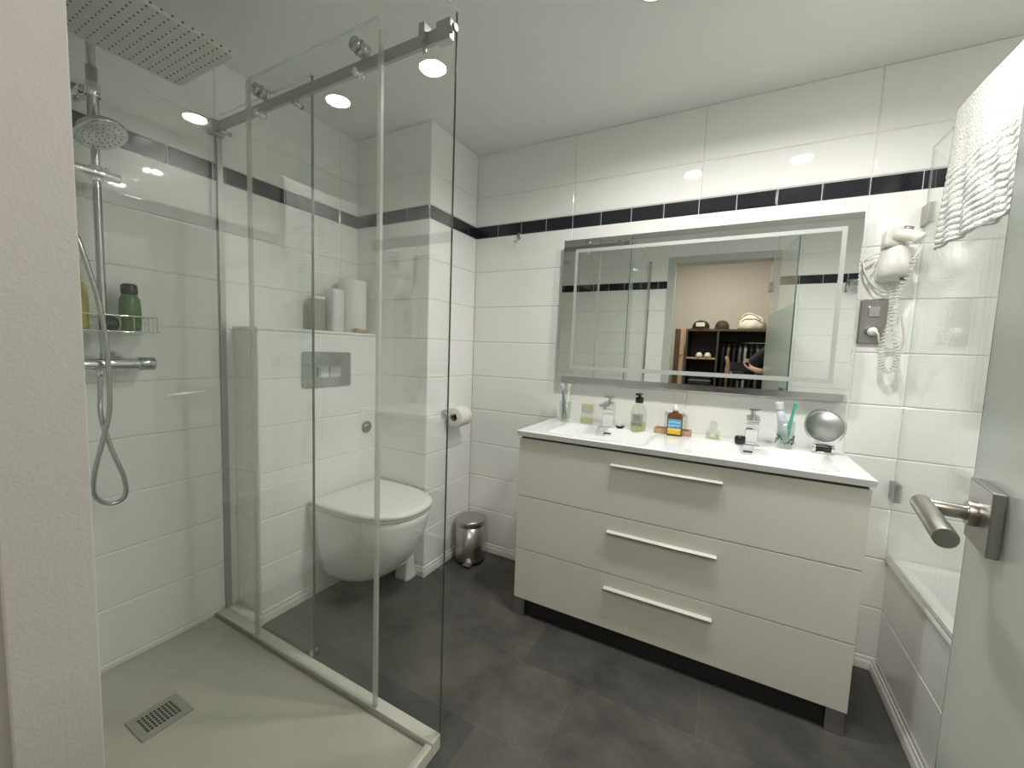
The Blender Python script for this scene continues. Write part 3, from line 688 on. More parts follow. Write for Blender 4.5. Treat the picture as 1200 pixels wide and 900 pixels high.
# toothbrush cups
def cup(x, y, label, r=.029, h=.105, deco=False):
    t = thing('toothbrush_glass', label, 'glass', (x, y, WZ)); bm = new()
    lathe(bm, (x, y, WZ), [(0,.001),(r*.86,.001),(r*.9,.004),(r,h),(r-.0022,h),(r*.86,.010),(0,.009)], 32); obj('tumbler', bm, M['bottle_clear'], t)
    if deco:
        bm = new()
        for k in range(22):
            a = random.uniform(0, 2*PI); z = random.uniform(.02, .055); s = random.uniform(.003,.007)
            q = Vector((x+math.cos(a)*(r*.93), y+math.sin(a)*(r*.93), WZ+z)); dn = Vector((math.cos(a), math.sin(a), 0))
            cyl(bm, q, q+dn*.0022, s, seg=8)
        obj('painted_motif', bm, plain('dark_teal_print', (.03,.07,.09), .4), t)
    return t
def brush(x, y, top, label, m, mb, head='brush', base=None):
    bx, by = base or (x, y); t = thing('toothbrush', label, 'toothbrush', (bx, by, WZ+.012))
    p0 = Vector((bx, by, WZ+.013)); p1 = Vector((x, y, top)); d = (p1-p0)
    bm = new(); tube(bm, [p0, p0+d*.3, p0+d*.6, p0+d*.85, p1], .004, 10, rs=[.006,.0075,.006,.0045,.0065]); obj('handle', bm, m, t)
    bm = new(); dd, u, v = frame_of(d)
    fwd = Vector((.1,-1,.1)).normalized()
    for i in range(4):
        for j in range(2):
            q = p1-dd*(.004+.006*i)+Vector((1,0,0))*(j*.005-.0025); cyl(bm, q, q+fwd*.014, .0034, seg=6)
    obj('bristles', bm, mb, t); return t
cup(1.112, -.085, 'clear toothbrush glass at the left end of the worktop', .030, .10)
brush(1.088, -.080, WZ+.185, 'white toothbrush leaning left in the glass by the left basin', M['whitep'], M['whitep'], base=(1.118,-.083))
brush(1.100, -.098, WZ+.188, 'blue striped toothbrush in the middle of the left glass', M['blue'], M['whitep'], base=(1.108,-.09))
brush(1.128, -.078, WZ+.186, 'pale toothbrush standing upright at the right of the left glass', M['creamp'], M['whitep'], base=(1.112,-.095))
brush(1.094, -.092, WZ+.176, 'grey toothbrush leaning left in front of the white one', M['satin'], M['whitep'], base=(1.121,-.092))
cup(2.028, -.088, 'printed clear toothbrush glass right of the right tap', .031, .108, True)
brush(2.052, -.085, WZ+.178, 'teal toothbrush in the printed glass', M['teal'], M['teal'], base=(2.030,-.085))
t = thing('toothpaste_tube', 'white and blue toothpaste tube with round cap standing in the printed glass', 'toothpaste', (2.018,-.09,WZ+.012))
bm = new(); p0 = Vector((2.030,-.088,WZ+.014)); p1 = Vector((2.004,-.09,WZ+.150))
loft(bm, [[tuple(p0.lerp(p1, k)+Vector((math.cos(a)*wx, math.sin(a)*wy, 0))) for a in [2*PI*i/20 for i in range(20)]] for k, wx, wy in ((0,.015,.0015),(.4,.0155,.009),(.8,.0145,.0125),(1,.013,.012))]); obj('tube', bm, plain('tube_print', (.62,.66,.75), .35, var=.35, vscale=35), t)
bm = new(); cyl(bm, p1, p1+(p1-p0).normalized()*.030, .0155, .013); obj('cap', bm, M['whitep'], t, bevel=.002)
# perfume bottles
t = thing('perfume_bottle', 'squat glass perfume bottle with square beige cap left of the left tap', 'perfume', (1.225,-.08,WZ))
bm = new(); loft(bm, [[(x, y, WZ+z) for x, y in rrect(1.225,-.08,h,h*.8,.006)] for z, h in ((.0005,.030),(.004,.032),(.03,.030),(.052,.026),(.055,.018))], smooth=False); g = obj('glass_body', bm, M['bottle_clear'], t)
bm = new(); loft(bm, [[(x, y, WZ+z) for x, y in rrect(1.225,-.08,h,h*.8,.005)] for z, h in ((.006,.027),(.03,.026))], smooth=False); obj('perfume', bm, M['gel'], g)
bm = new(); box(bm, 1.199, 1.251, -.098, -.062, WZ+.056, WZ+.096); obj('cap', bm, M['yellowing'], t, bevel=.003)
t = thing('perfume_bottle', 'small clear perfume bottle with faceted stopper between the basins', 'perfume', (1.775,-.075,WZ))
bm = new(); loft(bm, [[(x, y, WZ+z) for x, y in rrect(1.775,-.075,h,h*.8,.008)] for z, h in ((.0005,.026),(.004,.029),(.032,.028),(.038,.020))], smooth=False); g = obj('glass_body', bm, M['bottle_clear'], t)
bm = new(); loft(bm, [[(x, y, WZ+z) for x, y in rrect(1.775,-.075,h,h*.8,.006)] for z, h in ((.006,.023),(.022,.023))], smooth=False); obj('perfume', bm, M['gel'], g)
bm = new(); loft(bm, [[(x, y, WZ+z) for x, y in rrect(1.775,-.075,h,h*.6,.003,2)] for z, h in ((.038,.010),(.044,.014),(.060,.016),(.076,.012))], smooth=False); obj('stopper', bm, M['bottle_clear'], t)
bm = new(); box(bm, 1.766, 1.784, -.0995, -.0975, WZ+.010, WZ+.026); obj('label_tag', bm, M['whitep'], t)
# soap dispenser
t = thing('soap_dispenser', 'clear soap pump bottle with black pump beside the left tap', 'soap dispenser', (1.468,-.09,WZ))
bm = new(); lathe(bm, (1.468,-.09,WZ), [(0,.0008),(.034,.001),(.036,.006),(.036,.085),(.032,.105),(.020,.122),(.014,.126),(.013,.130)], 40); g = obj('bottle', bm, M['bottle_clear'], t)
bm = new(); lathe(bm, (1.468,-.09,WZ), [(0,.004),(.0325,.004),(.0335,.008),(.0335,.040),(0,.040)], 32); obj('liquid_soap', bm, M['gel'], g)
bm = new(); prof = []
for k in range(13):
    a = -PI/2-.75+1.5*k/12; prof.append((1.468+.0365*math.cos(a), -.09+.0365*math.sin(a)))
rr = [[(x, y, WZ+z) for x, y in prof] for z in (.022, .080)]
R_ = [[bm.verts.new(p) for p in r] for r in rr]
for i in range(12): bm.faces.new((R_[0][i], R_[0][i+1], R_[1][i+1], R_[1][i]))
lb = obj('label', bm, thin_glass('printed_label', (.75,.77,.72), .1, .03, .45, (.42,.44,.40)), t)
bm = new()
for z, hgt, a0, a1 in ((.066,.004,-.5,.5),(.058,.003,-.4,.35),(.050,.003,-.5,.45),(.032,.004,-.6,.55)):
    pr = [(1.468+.0370*math.cos(-PI/2+a0+(a1-a0)*k/8), -.09+.0370*math.sin(-PI/2+a0+(a1-a0)*k/8)) for k in range(9)]
    q = [[bm.verts.new((x, y, WZ+zz)) for x, y in pr] for zz in (z, z+hgt)]
    for i in range(8): bm.faces.new((q[0][i], q[0][i+1], q[1][i+1], q[1][i]))
obj('label_print', bm, plain('label_ink', (.08,.09,.08), .6), lb)
bm = new(); lathe(bm, (1.468,-.09,WZ), [(.0165,.126),(.0175,.128),(.0175,.150),(.010,.153),(.006,.154),(.006,.163),(0,.163)], 28); box(bm, 1.456, 1.480, -.125, -.080, WZ+.161, WZ+.170); obj('pump', bm, M['black'], t, bevel=.0015)
# wooden tray with tubes and amber bottle
t = thing('wooden_tray', 'small light wooden tray between the basins holding tubes', 'tray', (1.612,-.066,WZ))
bm = new(); box(bm, 1.538, 1.690, -.092, -.040, WZ+.0005, WZ+.006); box(bm, 1.538, 1.690, -.096, -.090, WZ+.0005, WZ+.020); box(bm, 1.538, 1.690, -.042, -.036, WZ+.0005, WZ+.022); box(bm, 1.538,1.544,-.09,-.04,WZ+.0005,WZ+.022); box(bm,1.684,1.690,-.09,-.04,WZ+.0005,WZ+.022); obj('tray_body', bm, M['wood'], t, bevel=.0015)
for x, lab in ((1.588, 'slim clear vial with white cap left of the amber bottle'), (1.661, 'slim clear vial with white cap right of the amber bottle')):
    t = thing('glass_vial', lab, 'vial', (x,-.066,WZ+.006)); bm = new(); lathe(bm, (x,-.066,WZ+.0065), [(0,0),(.011,0),(.012,.003),(.012,.070),(.009,.076)], 20); obj('vial', bm, M['bottle_clear'], t)
    bm = new(); lathe(bm, (x,-.066,WZ+.0065), [(0,.074),(.0105,.075),(.0105,.094),(.008,.097),(0,.097)], 20); obj('cap', bm, M['whitep'], t)
t = thing('amber_bottle', 'flat brown bottle with blue and yellow label and white cap on the worktop', 'bottle', (1.626,-.112,WZ))
bm = new(); loft(bm, [[(x, y, WZ+z) for x, y in rrect(1.626,-.112,hx_,hy_,.007)] for z, hx_, hy_ in ((.0005,.029,.012),(.003,.031,.014),(.084,.031,.014),(.096,.026,.013),(.101,.012,.010),(.112,.010,.010))]); obj('body', bm, M['amber'], t)
bm = new(); lathe(bm, (1.626,-.112,WZ), [(.011,.108),(.0135,.109),(.0135,.118),(.008,.122),(.007,.134),(0,.135)], 24); obj('cap', bm, M['whitep'], t)
bm = new(); box(bm, 1.600, 1.652, -.1270, -.1255, WZ+.008, WZ+.073)
m, nt, b_ = mat('blue_yellow_label'); g_ = N(nt,'ShaderNodeTexCoord'); sp = N(nt,'ShaderNodeSeparateXYZ'); nt.links.new(g_.outputs['Object'], sp.inputs[0])
cr = N(nt,'ShaderNodeValToRGB'); mr = N(nt,'ShaderNodeMapRange'); mr.inputs[1].default_value = .008; mr.inputs[2].default_value = .073
nz = N(nt,'ShaderNodeTexNoise', Scale=45.0); nt.links.new(g_.outputs['Object'], nz.inputs['Vector'])
ma = N(nt,'ShaderNodeMath', operation='MULTIPLY_ADD'); nt.links.new(nz.outputs[0], ma.inputs[0]); ma.inputs[1].default_value = .018; nt.links.new(sp.outputs['Z'], ma.inputs[2])
nt.links.new(ma.outputs[0], mr.inputs[0]); nt.links.new(mr.outputs[0], cr.inputs[0]); nt.links.new(cr.outputs[0], b_.inputs['Base Color']); b_.inputs['Roughness'].default_value = .35
cr.color_ramp.interpolation = 'CONSTANT'; E_ = cr.color_ramp.elements
E_[0].position = 0; E_[0].color = (.75,.50,.03,1); E_[1].position = .36; E_[1].color = (.80,.68,.10,1)
for p_, c_ in ((.50,(.07,.22,.50,1)),(.66,(.45,.62,.75,1)),(.74,(.10,.36,.62,1)),(.9,(.55,.72,.80,1)),(.97,(.10,.34,.58,1))):
    e_ = E_.new(p_); e_.color = c_
obj('label', bm, m, t)
# small black items
bm = new(); lathe(bm, (1.876,-.105,WZ), [(0,.0005),(.017,.0005),(.020,.004),(.020,.026),(.017,.030),(0,.030)], 24)
tag(obj('black_jar', bm, M['black'], at=(1.876,-.105,WZ)), 'small round black jar left of the right tap', 'jar')
bm = new()
for k in range(14):
    a = k*2.4; q = Vector((1.388+.012*math.cos(a), -.098+.010*math.sin(a), WZ+.004)); cyl(bm, q, q+Vector((math.cos(a)*.010, math.sin(a)*.008, .006+.003*(k % 3))), .003, .001, 6)
cyl(bm, (1.388,-.098,WZ+.0005), (1.388,-.098,WZ+.009), .013, seg=16)
tag(obj('hair_tie', bm, M['black'], at=(1.388,-.098,WZ)), 'small black hair tie right of the left tap', 'hair tie')
bm = new(); tube(bm, spline([(1.885,-.128,WZ+.003),(1.905,-.142,WZ+.003),(1.935,-.140,WZ+.003),(1.945,-.125,WZ+.003),(1.93,-.116,WZ+.003)], 6), .0015, 6)
tag(obj('chain', bm, M['chrome'], at=(1.915,-.13,WZ)), 'thin metal chain lying in front of the right tap', 'chain')
# make-up mirror
t = thing('makeup_mirror', 'round chrome tabletop mirror on a small stand at the right end', 'mirror', (2.150,-.10,WZ))
mc = Vector((2.146,-.105,WZ+.103)); nn = Vector((-.42,-.90,.03)).normalized()
bm = new(); lathe(bm, mc, [(.055,.008),(.060,.010),(.0655,.006),(.067,0),(.0655,-.006),(.060,-.009),(0,-.009)], 48, axis=tuple(nn)); obj('ring_frame', bm, M['chrome'], t)
bm = new(); lathe(bm, mc, [(0,.0085),(.0555,.0085),(.0555,.0065),(0,.0065)], 48, axis=tuple(nn)); obj('mirror_glass', bm, plain('dim_mirror', (.42,.44,.42), .45, .9), t)
bm = new(); cyl(bm, (2.126,-.100,WZ+.020), (2.172,-.108,WZ+.020), .014); obj('pivot', bm, M['black'], t, bevel=.002)
bm = new()
for s in (-.030, .026): cyl(bm, (2.149+s-.004,-.104,WZ+.020), (2.149+s+.006,-.105,WZ+.020), .0155)
cyl(bm, (2.149,-.104,WZ+.030), (2.148,-.104,WZ+.042), .006)
lathe(bm, (2.150,-.092,WZ), [(0,.0008),(.034,.001),(.036,.004),(.030,.008),(0,.012)], 32, sy=.75); obj('stand', bm, M['chrome'], t)

# ---------------------------------------------------------------- wall mirror
MXa, MXb, MZa, MZb = 1.052, 2.212, 1.062, 1.731
wm = thing('wall_mirror', 'large wall mirror with frosted rectangular light band above the double basin', 'mirror', ((MXa+MXb)/2, 0, (MZa+MZb)/2))
tilt = .013
def tl_(bm): bmesh.ops.rotate(bm, verts=bm.verts, cent=(0,-.034,1.73), matrix=Matrix.Rotation(-tilt, 3, 'X')); return bm
bm = new(); box(bm, MXa+.010, MXb-.006, -.036, -.004, MZa-.030, MZb-.03); obj('chassis', bm, M['silverp'], wm, bevel=.002)
bm = new(); box(bm, MXa, MXb, -.0440, -.0385, MZa, MZb); gm = obj('mirror_glass', tl_(bm), M['mirror'], wm)
bm = new()
for a in (((1.113,2.166,1.668,1.684)), ((1.113,2.166,1.100,1.118)), ((1.113,1.127,1.118,1.668)), ((2.150,2.166,1.118,1.668))):
    box(bm, a[0], a[1], -.0446, -.0438, a[2], a[3])
obj('frosted_band', tl_(bm), M['etched'], wm)

# ---------------------------------------------------------------- hair dryer, socket, hook
hd_ = thing('hair_dryer', 'white wall-mounted hair dryer with coiled cord beside the mirror', 'hair dryer', (2.31, 0, 1.55))
bm = new(); R = []
for z, hw, dp in ((1.478,.030,.040),(1.485,.042,.060),(1.505,.050,.085),(1.54,.047,.080),(1.585,.038,.066),(1.600,.034,.058)):
    ring = [(2.312+hw, -.0005, z)]
    for k in range(17):
        a = PI*k/16; ring.append((2.312+hw*math.cos(a)**1 if True else 0, -.0005-dp*abs(math.sin(a))**.6, z))
    ring.append((2.312-hw, -.0005, z)); R.append(ring)
loft(bm, R); obj('holder', bm, M['whitep'], hd_)
bm = new(); cyl(bm, (2.330,-.060,1.4835), (2.330,-.060,1.4790), .008, seg=16); obj('vent_hole', bm, M['black'], hd_)
bm = new(); loft(bm, [[(x+dx, y, z) for x, y in rrect(2.302, -.030, h, .028, .012)] for z, h, dx in ((1.597,.030,0),(1.615,.031,0),(1.648,.032,.002),(1.662,.028,.004),(1.665,.020,.004))])
obj('motor_body', bm, M['whitep'], hd_)
bm = new(); tube(bm, [(2.300,-.050,1.636),(2.322,-.066,1.632),(2.345,-.078,1.622),(2.356,-.084,1.612),(2.360,-.086,1.608)], .018, 16, rs=[.020,.021,.018,.021,.019]); obj('nozzle', bm, M['creamp'], hd_)
bm = new(); cyl(bm, (2.318,-.062,1.655), (2.342,-.068,1.650), .010, .007); obj('switch', bm, M['plate'], hd_)
# coil
def coil(path, r, turns, wire, name, par, m):
    P = spline(path, 24); n = len(P); bm = new(); pts = []; up = None; tot = turns*10
    for k in range(tot+1):
        s = k/tot*(n-1); i = min(int(s), n-2); p = P[i].lerp(P[i+1], s-i); d = (P[i+1]-P[i]).normalized()
        if up is None: _, up, _ = frame_of(d)
        up = (up-d*up.dot(d)).normalized(); v = d.cross(up); a = 2*PI*turns*k/tot
        pts.append(p+(up*math.cos(a)+v*math.sin(a))*r)
    tube(bm, pts, wire, 6); return obj(name, bm, m, par)
bm = new(); tube(bm, spline([(2.360,-.086,1.600),(2.362,-.085,1.585),(2.358,-.082,1.565),(2.350,-.075,1.55)], 5), .004, 10); obj('cord_relief', bm, M['whitep'], hd_)
coil([(2.352,-.076,1.55),(2.335,-.06,1.48),(2.318,-.052,1.41),(2.318,-.050,1.35),(2.335,-.048,1.26),(2.345,-.046,1.20),(2.325,-.044,1.155),(2.300,-.044,1.19),(2.300,-.042,1.26),(2.315,-.036,1.34),(2.312,-.030,1.42),(2.306,-.022,1.475)], .0075, 62, .0020, 'coiled_cord', hd_, M['whitep'])
bm = new()
tube(bm, spline([(2.275,-.02,1.585),(2.245,-.03,1.575),(2.222,-.034,1.555),(2.232,-.034,1.51),(2.262,-.032,1.462),(2.295,-.02,1.445),(2.325,-.01,1.455)], 8), .0028, 8)
tube(bm, spline([(2.270,-.02,1.570),(2.240,-.026,1.560),(2.220,-.026,1.548),(2.240,-.026,1.490),(2.275,-.024,1.440),(2.300,-.02,1.430)], 8), .0028, 8)
tube(bm, spline([(2.266,-.02,1.56),(2.247,-.02,1.51),(2.25,-.02,1.47),(2.28,-.02,1.435),(2.33,-.02,1.45),(2.358,-.02,1.50),(2.362,-.02,1.54)], 8), .0025, 8)
obj('mains_cable', bm, M['whitep'], hd_)
so = thing('wall_socket', 'grey metal plate with a rocker switch and a round power socket', 'socket', (2.273, 0, 1.336))
bm = new(); loft(bm, [[(x, y, z) for x, z in rrect(2.273, 1.336, .040-i, .081-i, .004)] for y, i in ((-.0005,0),(-.008,0),(-.011,.003))], smooth=False); obj('plate', bm, M['plate'], so)
bm = new(); loft(bm, [[(x, y, z) for x, z in rrect(2.273, 1.374, .017-i, .019-i, .004)] for y, i in ((-.010,0),(-.0145,0),(-.016,.002))], smooth=False); obj('rocker_switch', bm, M['silverp'], so)
bm = new(); lathe(bm, (2.273,-.010,1.300), [(.022,0),(.023,.003),(.020,.005),(.018,.001),(0,.001)], 32, axis=(0,-1,0)); obj('socket_ring', bm, M['chrome_d'], so)
t = thing('power_plug', 'white plug in the wall socket with its cable curling down', 'plug', (2.273,-.012,1.30))
bm = new(); lathe(bm, (2.273,-.0115,1.300), [(0,0),(.016,0),(.0165,.010),(.012,.018),(0,.020)], 24, axis=(0,-1,0)); obj('plug_body', bm, M['whitep'], t)
bm = new(); tube(bm, spline([(2.273,-.030,1.300),(2.284,-.038,1.292),(2.292,-.032,1.265),(2.300,-.022,1.245),(2.325,-.015,1.238),(2.352,-.015,1.25),(2.362,-.015,1.29),(2.350,-.015,1.36)], 8), .0032, 8); obj('cable', bm, M['whitep'], t)
t = thing('wall_hook', 'small metal hook stuck on the tiles left of the mirror', 'hook', (.771,0,1.775))
bm = new(); lathe(bm, (.773,-.0003,1.790), [(0,0),(.012,0),(.012,.004),(0,.006)], 24, axis=(0,-1,0), sy=1.5); obj('pad', bm, M['satin'], t)
bm = new(); tube(bm, spline([(.773,-.006,1.790),(.772,-.014,1.775),(.768,-.016,1.762),(.762,-.024,1.758),(.758,-.030,1.764)], 5), .003, 8); obj('prong', bm, M['satin'], t)

# ---------------------------------------------------------------- bathtub
RZ = .463; BXF = 2.385
bt = thing('bathtub', 'white built-in bathtub with a tiled front under a hinged glass screen', 'bathtub', (2.75, -.93, 0))
bm = new(); hx2, hy2 = (XR-BXF)/2-.002, (0-YD)/2-.004; cx2, cy2 = (XR+BXF)/2, YD/2
def rr3(hx_, hy_, r, z, dx=0): return [(x, y, z) for x, y in rrect(cx2+dx, cy2, hx_, hy_, r, 6)]
loft(bm, [rr3(hx2, hy2, .006, RZ-.020), rr3(hx2, hy2, .006, RZ-.004), rr3(hx2-.004, hy2-.004, .008, RZ), rr3(hx2-.050, hy2-.050, .05, RZ), rr3(hx2-.058, hy2-.058, .055, RZ-.010), rr3(hx2-.068, hy2-.08, .07, RZ-.10), rr3(hx2-.09, hy2-.14, .09, RZ-.30), rr3(hx2-.13, hy2-.2, .09, RZ-.38), rr3(hx2-.25, hy2-.4, .03, RZ-.39)], cap=False)
bm.faces.ensure_lookup_table()
bt_o = obj('tub', bm, M['acrylic'], bt, fix=False)
ap = tiled('bath_apron', lambda u, z, d: (BXF+.012-d, u, z), YD, 0, -.578, z1=RZ-.021, thick=.03); ap.name = 'tiled_front'; ap.parent = bt; ap.location = -ORG[bt]; ORG[ap] = ORG[bt]
bm = new(); box(bm, BXF+.003, BXF+.013, YD+.01, -.005, RZ-.0005, RZ+.003); obj('screen_seal', bm, M['silverp'], bt)
# bath screen
SXB = 2.385
bsn = thing('bath_screen', 'clear glass bath screen hinged to the tiled wall at the bathtub edge', 'shower screen', (SXB, -.4, RZ))
bm = new(); box(bm, SXB-.003, SXB+.003, -.80, -.014, RZ+.006, 1.932); g = obj('pane', bm, M['glass'], bsn)
bm = new(); box(bm, SXB-.003, SXB+.003, -.014, -.0125, RZ+.006, 1.932); box(bm, SXB-.003, SXB+.003, -.80, -.014, 1.932, 1.9332); obj('polished_edge', bm, M['glass_b'], g)
for z in (.717, 1.704):
    bm = new(); box(bm, SXB-.010, SXB+.010, -.060, -.0005, z-.034, z+.034); obj('hinge', bm, M['satin'], bsn, bevel=.002)
    bm = new(); box(bm, SXB-.011, SXB-.0095, -.056, -.050, z-.030, z+.030); bm.free()
# towel over the screen
def towel():
    bm = new(); nu, nv = 260, 80; y0, y1 = -.232, -.76
    zf, zb, top, gap = 1.540, 1.60, 1.944, .013
    lf_ = top-zf; lb_ = top-zb; tot = lf_+lb_+gap*PI*.5
    G = []
    for i in range(nu+1):
        s = tot*i/nu; row = []
        for j in range(nv+1):
            v = j/nv; y = y0+(y1-y0)*v
            wav = .0035*math.sin(v*19+s*6)+.003*math.sin(v*41+1.3+s*11)
            if s < lf_: x = SXB-gap; z = zf+s; k = 1-s/lf_; off = -(.004+wav*k*1.3+.012*k)
            elif s < lf_+gap*PI*.5:
                a = (s-lf_)/(gap*.5)/1.0; a = min(PI, a*1.0); x = SXB-gap*math.cos(a); z = top+gap*.6*math.sin(a); off = 0
            else:
                k = (s-lf_-gap*PI*.5)/lb_; x = SXB+gap; z = top-(s-lf_-gap*PI*.5); off = .004+wav*k+.008*k
            yy = y-(.010*(1-s/lf_) if s < lf_ else -.012*((s-lf_)/(tot-lf_)))*(1-v)
            # dobby ribs near the hems
            rb = 0
            if s < .22: rb = .0035*math.sin((s+.006*math.sin(v*9)+.003*math.sin(v*31))*2*PI/(.017+.01*s))*(1-.5*s/.22)*(.7+.3*math.sin(v*23+s*60))
            row.append(bm.verts.new((x+off-rb, yy, z+.004*math.sin(v*7))))
        G.append(row)
    for i in range(nu):
        for j in range(nv): bm.faces.new((G[i][j], G[i+1][j], G[i+1][j+1], G[i][j+1])).smooth = True
    o = obj('towel', bm, M['towel'], at=(SXB, -.45, 1.94))
    sm = o.modifiers.new('thick', 'SOLIDIFY'); sm.thickness = .010; sm.offset = 0
    return tag(o, 'white terry towel draped over the top of the bath screen', 'towel')
towel()
# bath shower rail on the front wall, seen in the mirror
t = thing('bath_shower_holder', 'chrome hand shower holder high on the wall by the bathtub, seen in the mirror', 'shower holder', (2.56, YD, 1.74))
bm = new(); cyl(bm, (2.56,YD,1.80), (2.56,YD+.05,1.80), .014); cyl(bm, (2.50,YD+.05,1.80), (2.68,YD+.05,1.80), .012); cyl(bm, (2.51,YD+.05,1.80), (2.50,YD+.06,1.72), .012); obj('holder', bm, M['chrome_d'], t)
bm = new(); box(bm, 2.54, 2.70, YD+.001, YD+.04, 1.735, 1.755); obj('ledge', bm, M['chrome'], t, bevel=.002)

# ---------------------------------------------------------------- closet contents (seen in the mirror)
SU = thing('wardrobe_unit', 'dark open wardrobe unit with a shelf and hanging rail in the closet', 'wardrobe', (1.8,-3.25,0))
UX0, UX1, UY0, UY1, UZ = 1.36, 2.75, -3.50, -3.0, 1.56
bm = new(); box(bm, UX0, UX1, UY0, UY1, UZ-.022, UZ); obj('top_board', bm, M['brownwood'], SU, bevel=.001)
bm = new(); box(bm, UX0, UX1, UY0, UY0+.01, 0.001, UZ-.022); obj('back_board', bm, M['darkwood'], SU)
for x in (UX0, 1.668, UX1-.02):
    bm = new(); box(bm, x, x+.02, UY0+.01, UY1, .001, UZ-.022); obj('side_board', bm, M['darkwood'], SU)
for z in (1.235, .93, .6, .3):
    bm = new(); box(bm, UX0+.02, 1.668, UY0+.01, UY1-.01, z, z+.018); obj('shelf', bm, M['wood'], SU)
bm = new(); cyl(bm, (1.69,-3.2,1.43), (UX1-.02,-3.2,1.43), .012); obj('hanging_rail', bm, M['chrome_d'], SU)
t = thing('closet_door', 'brown wooden cabinet door standing at the left of the wardrobe unit', 'cabinet door', (1.3,-3.02,0))
bm = new(); box(bm, 1.245, 1.300, -3.05, -3.02, .001, 1.56); obj('panel', bm, M['brownwood'], t, bevel=.002)
bm = new(); box(bm, 1.302, 1.345, -3.05, -3.02, .001, 1.56); obj('panel', bm, M['wood'], t, bevel=.002)
bm = new(); lathe(bm, (1.323,-3.02,1.28), [(0,0),(.010,0),(.012,.006),(.008,.014),(0,.016)], 16, axis=(0,1,0)); obj('knob', bm, M['chrome'], t)
def capthing(x, label, m, mbrim, w=.10, patch=False):
    t = thing('cap', label, 'cap', (x,-3.1,UZ)); bm = new()
    lathe(bm, (x,-3.13,UZ+.012), [(w*.98,0),(w,.02),(w*.92,.05),(w*.66,.078),(w*.3,.090),(0,.092)], 28, sy=1.1); obj('crown', bm, m, t)
    bm = new(); R0 = []; R1 = []
    for k in range(17):
        a = PI*k/16; R0.append((x+w*1.0*math.cos(a), -3.13+w*.9*math.sin(a), UZ+.012)); R1.append((x+w*1.25*math.cos(a), -3.09+w*1.45*math.sin(a)*.8, UZ+.006+.006*math.sin(a)))
    A = [bm.verts.new(p) for p in R0]; B = [bm.verts.new(p) for p in R1]
    for i in range(16): bm.faces.new((A[i], A[i+1], B[i+1], B[i]))
    o = obj('brim', bm, mbrim, t); s = o.modifiers.new('th','SOLIDIFY'); s.thickness = .004
    if patch:
        bm = new(); loft(bm, [[(x+a, -3.13+w*1.08+dy, UZ+.052+b) for a, b in rrect(0,0,.045,.022,.012)] for dy in (-.030,.004)], smooth=False); obj('front_patch', bm, M['cloth_white'], t)
    return t
capthing(1.495, 'dark cap with white front patch and rust brim on the wardrobe top', M['cloth_dark'], M['cloth_brown'], .088, True)
capthing(1.705, 'dark olive cap in the middle of the wardrobe top', M['cloth_olive'], M['cloth_olive'], .070)
bm = new(); R = []
for z, a, b in ((0,.115,.09),(.02,.135,.11),(.06,.130,.105),(.10,.115,.09),(.13,.09,.07),(.15,.05,.04),(.158,.02,.02)):
    R.append([(1.985+a*math.cos(t_)*(1+.06*math.sin(5*t_+z*40)), -3.16+b*math.sin(t_)*(1+.06*math.cos(7*t_+z*30)), UZ+.001+z*(1+.05*math.sin(3*t_))) for t_ in [2*PI*i/40 for i in range(40)]])
loft(bm, R); t = thing('cloth_bag', 'crumpled off-white cloth bag on the right of the wardrobe top', 'bag', (1.985,-3.16,UZ)); obj('sack', bm, M['cloth_white'], t)
bm = new(); tube(bm, spline([(1.88,-3.08,UZ+.12),(1.93,-3.05,UZ+.165),(2.0,-3.05,UZ+.150),(2.06,-3.07,UZ+.10)], 6), .008, 8); obj('strap', bm, M['cloth_white'], t)
def garment(x, m, label, w=.21, ln=.75, th_=.016, yaw=.0):
    t = thing('hanging_garment', label, 'garment', (x,-3.2,1.43-ln)); bm = new(); R = []
    c, s = math.cos(PI/2-yaw), math.sin(PI/2-yaw)
    for k, (z, hw, tt) in enumerate(((1.40,.02,.010),(1.385,.07,.013),(1.36,w*.85,.016),(1.33,w,.017),(1.15,w*.95,th_),(.95,w,th_*1.1),(1.43-ln,w*1.02,th_))):
        ring = []
        for i in range(32):
            a = 2*PI*i/32; lx = hw*math.cos(a); ly = tt*math.sin(a)*(1+.35*math.sin(9*a+k))
            ring.append((x+lx*c-ly*s, -3.2+lx*s+ly*c, z))
        R.append(ring)
    loft(bm, R[::-1]); obj('cloth', bm, m, t)
    bm = new(); tube(bm, spline([(x,-3.2,1.395),(x,-3.2,1.425),(x,-3.215,1.447),(x,-3.19,1.452),(x,-3.183,1.44)], 4), .0025, 6); obj('hanger_hook', bm, M['chrome_d'], t); return t
gs = [(1.735,'cloth_dark','long dark garment hanging nearest the shelf divider'),(1.785,'cloth_mustard','mustard topped garment hanging second from the shelf divider'),(1.84,'cloth_dark','dark garment hanging between the mustard and grey ones'),(1.895,'cloth_grey','dark grey garment hanging left of the pale sage one'),(1.945,'cloth_sage','pale sage garment hanging on the wardrobe rail'),(2.00,'cloth_dark','dark garment hanging right of the pale sage one'),(2.055,'cloth_grey','grey garment hanging at the right end of the rail in view')]
for x, m_, lb_ in gs: garment(x, M[m_], lb_, w=.18)
for x, m_, lb_ in ((1.50,'cloth_white','pair of pale shoes on the wardrobe shelf, left shoe'),(1.585,'cloth_white','pair of pale shoes on the wardrobe shelf, right shoe')):
    bm = new(); loft(bm, [[(x+a*math.cos(t_), -3.10+b*math.sin(t_), 1.254+z) for t_ in [2*PI*i/24 for i in range(24)]] for z, a, b in ((0,.032,.10),(.012,.036,.105),(.030,.033,.095),(.045,.024,.06),(.055,.018,.04))])
    tag(obj('shoe', bm, M[m_], at=(x,-3.1,1.253)), lb_, 'shoe')
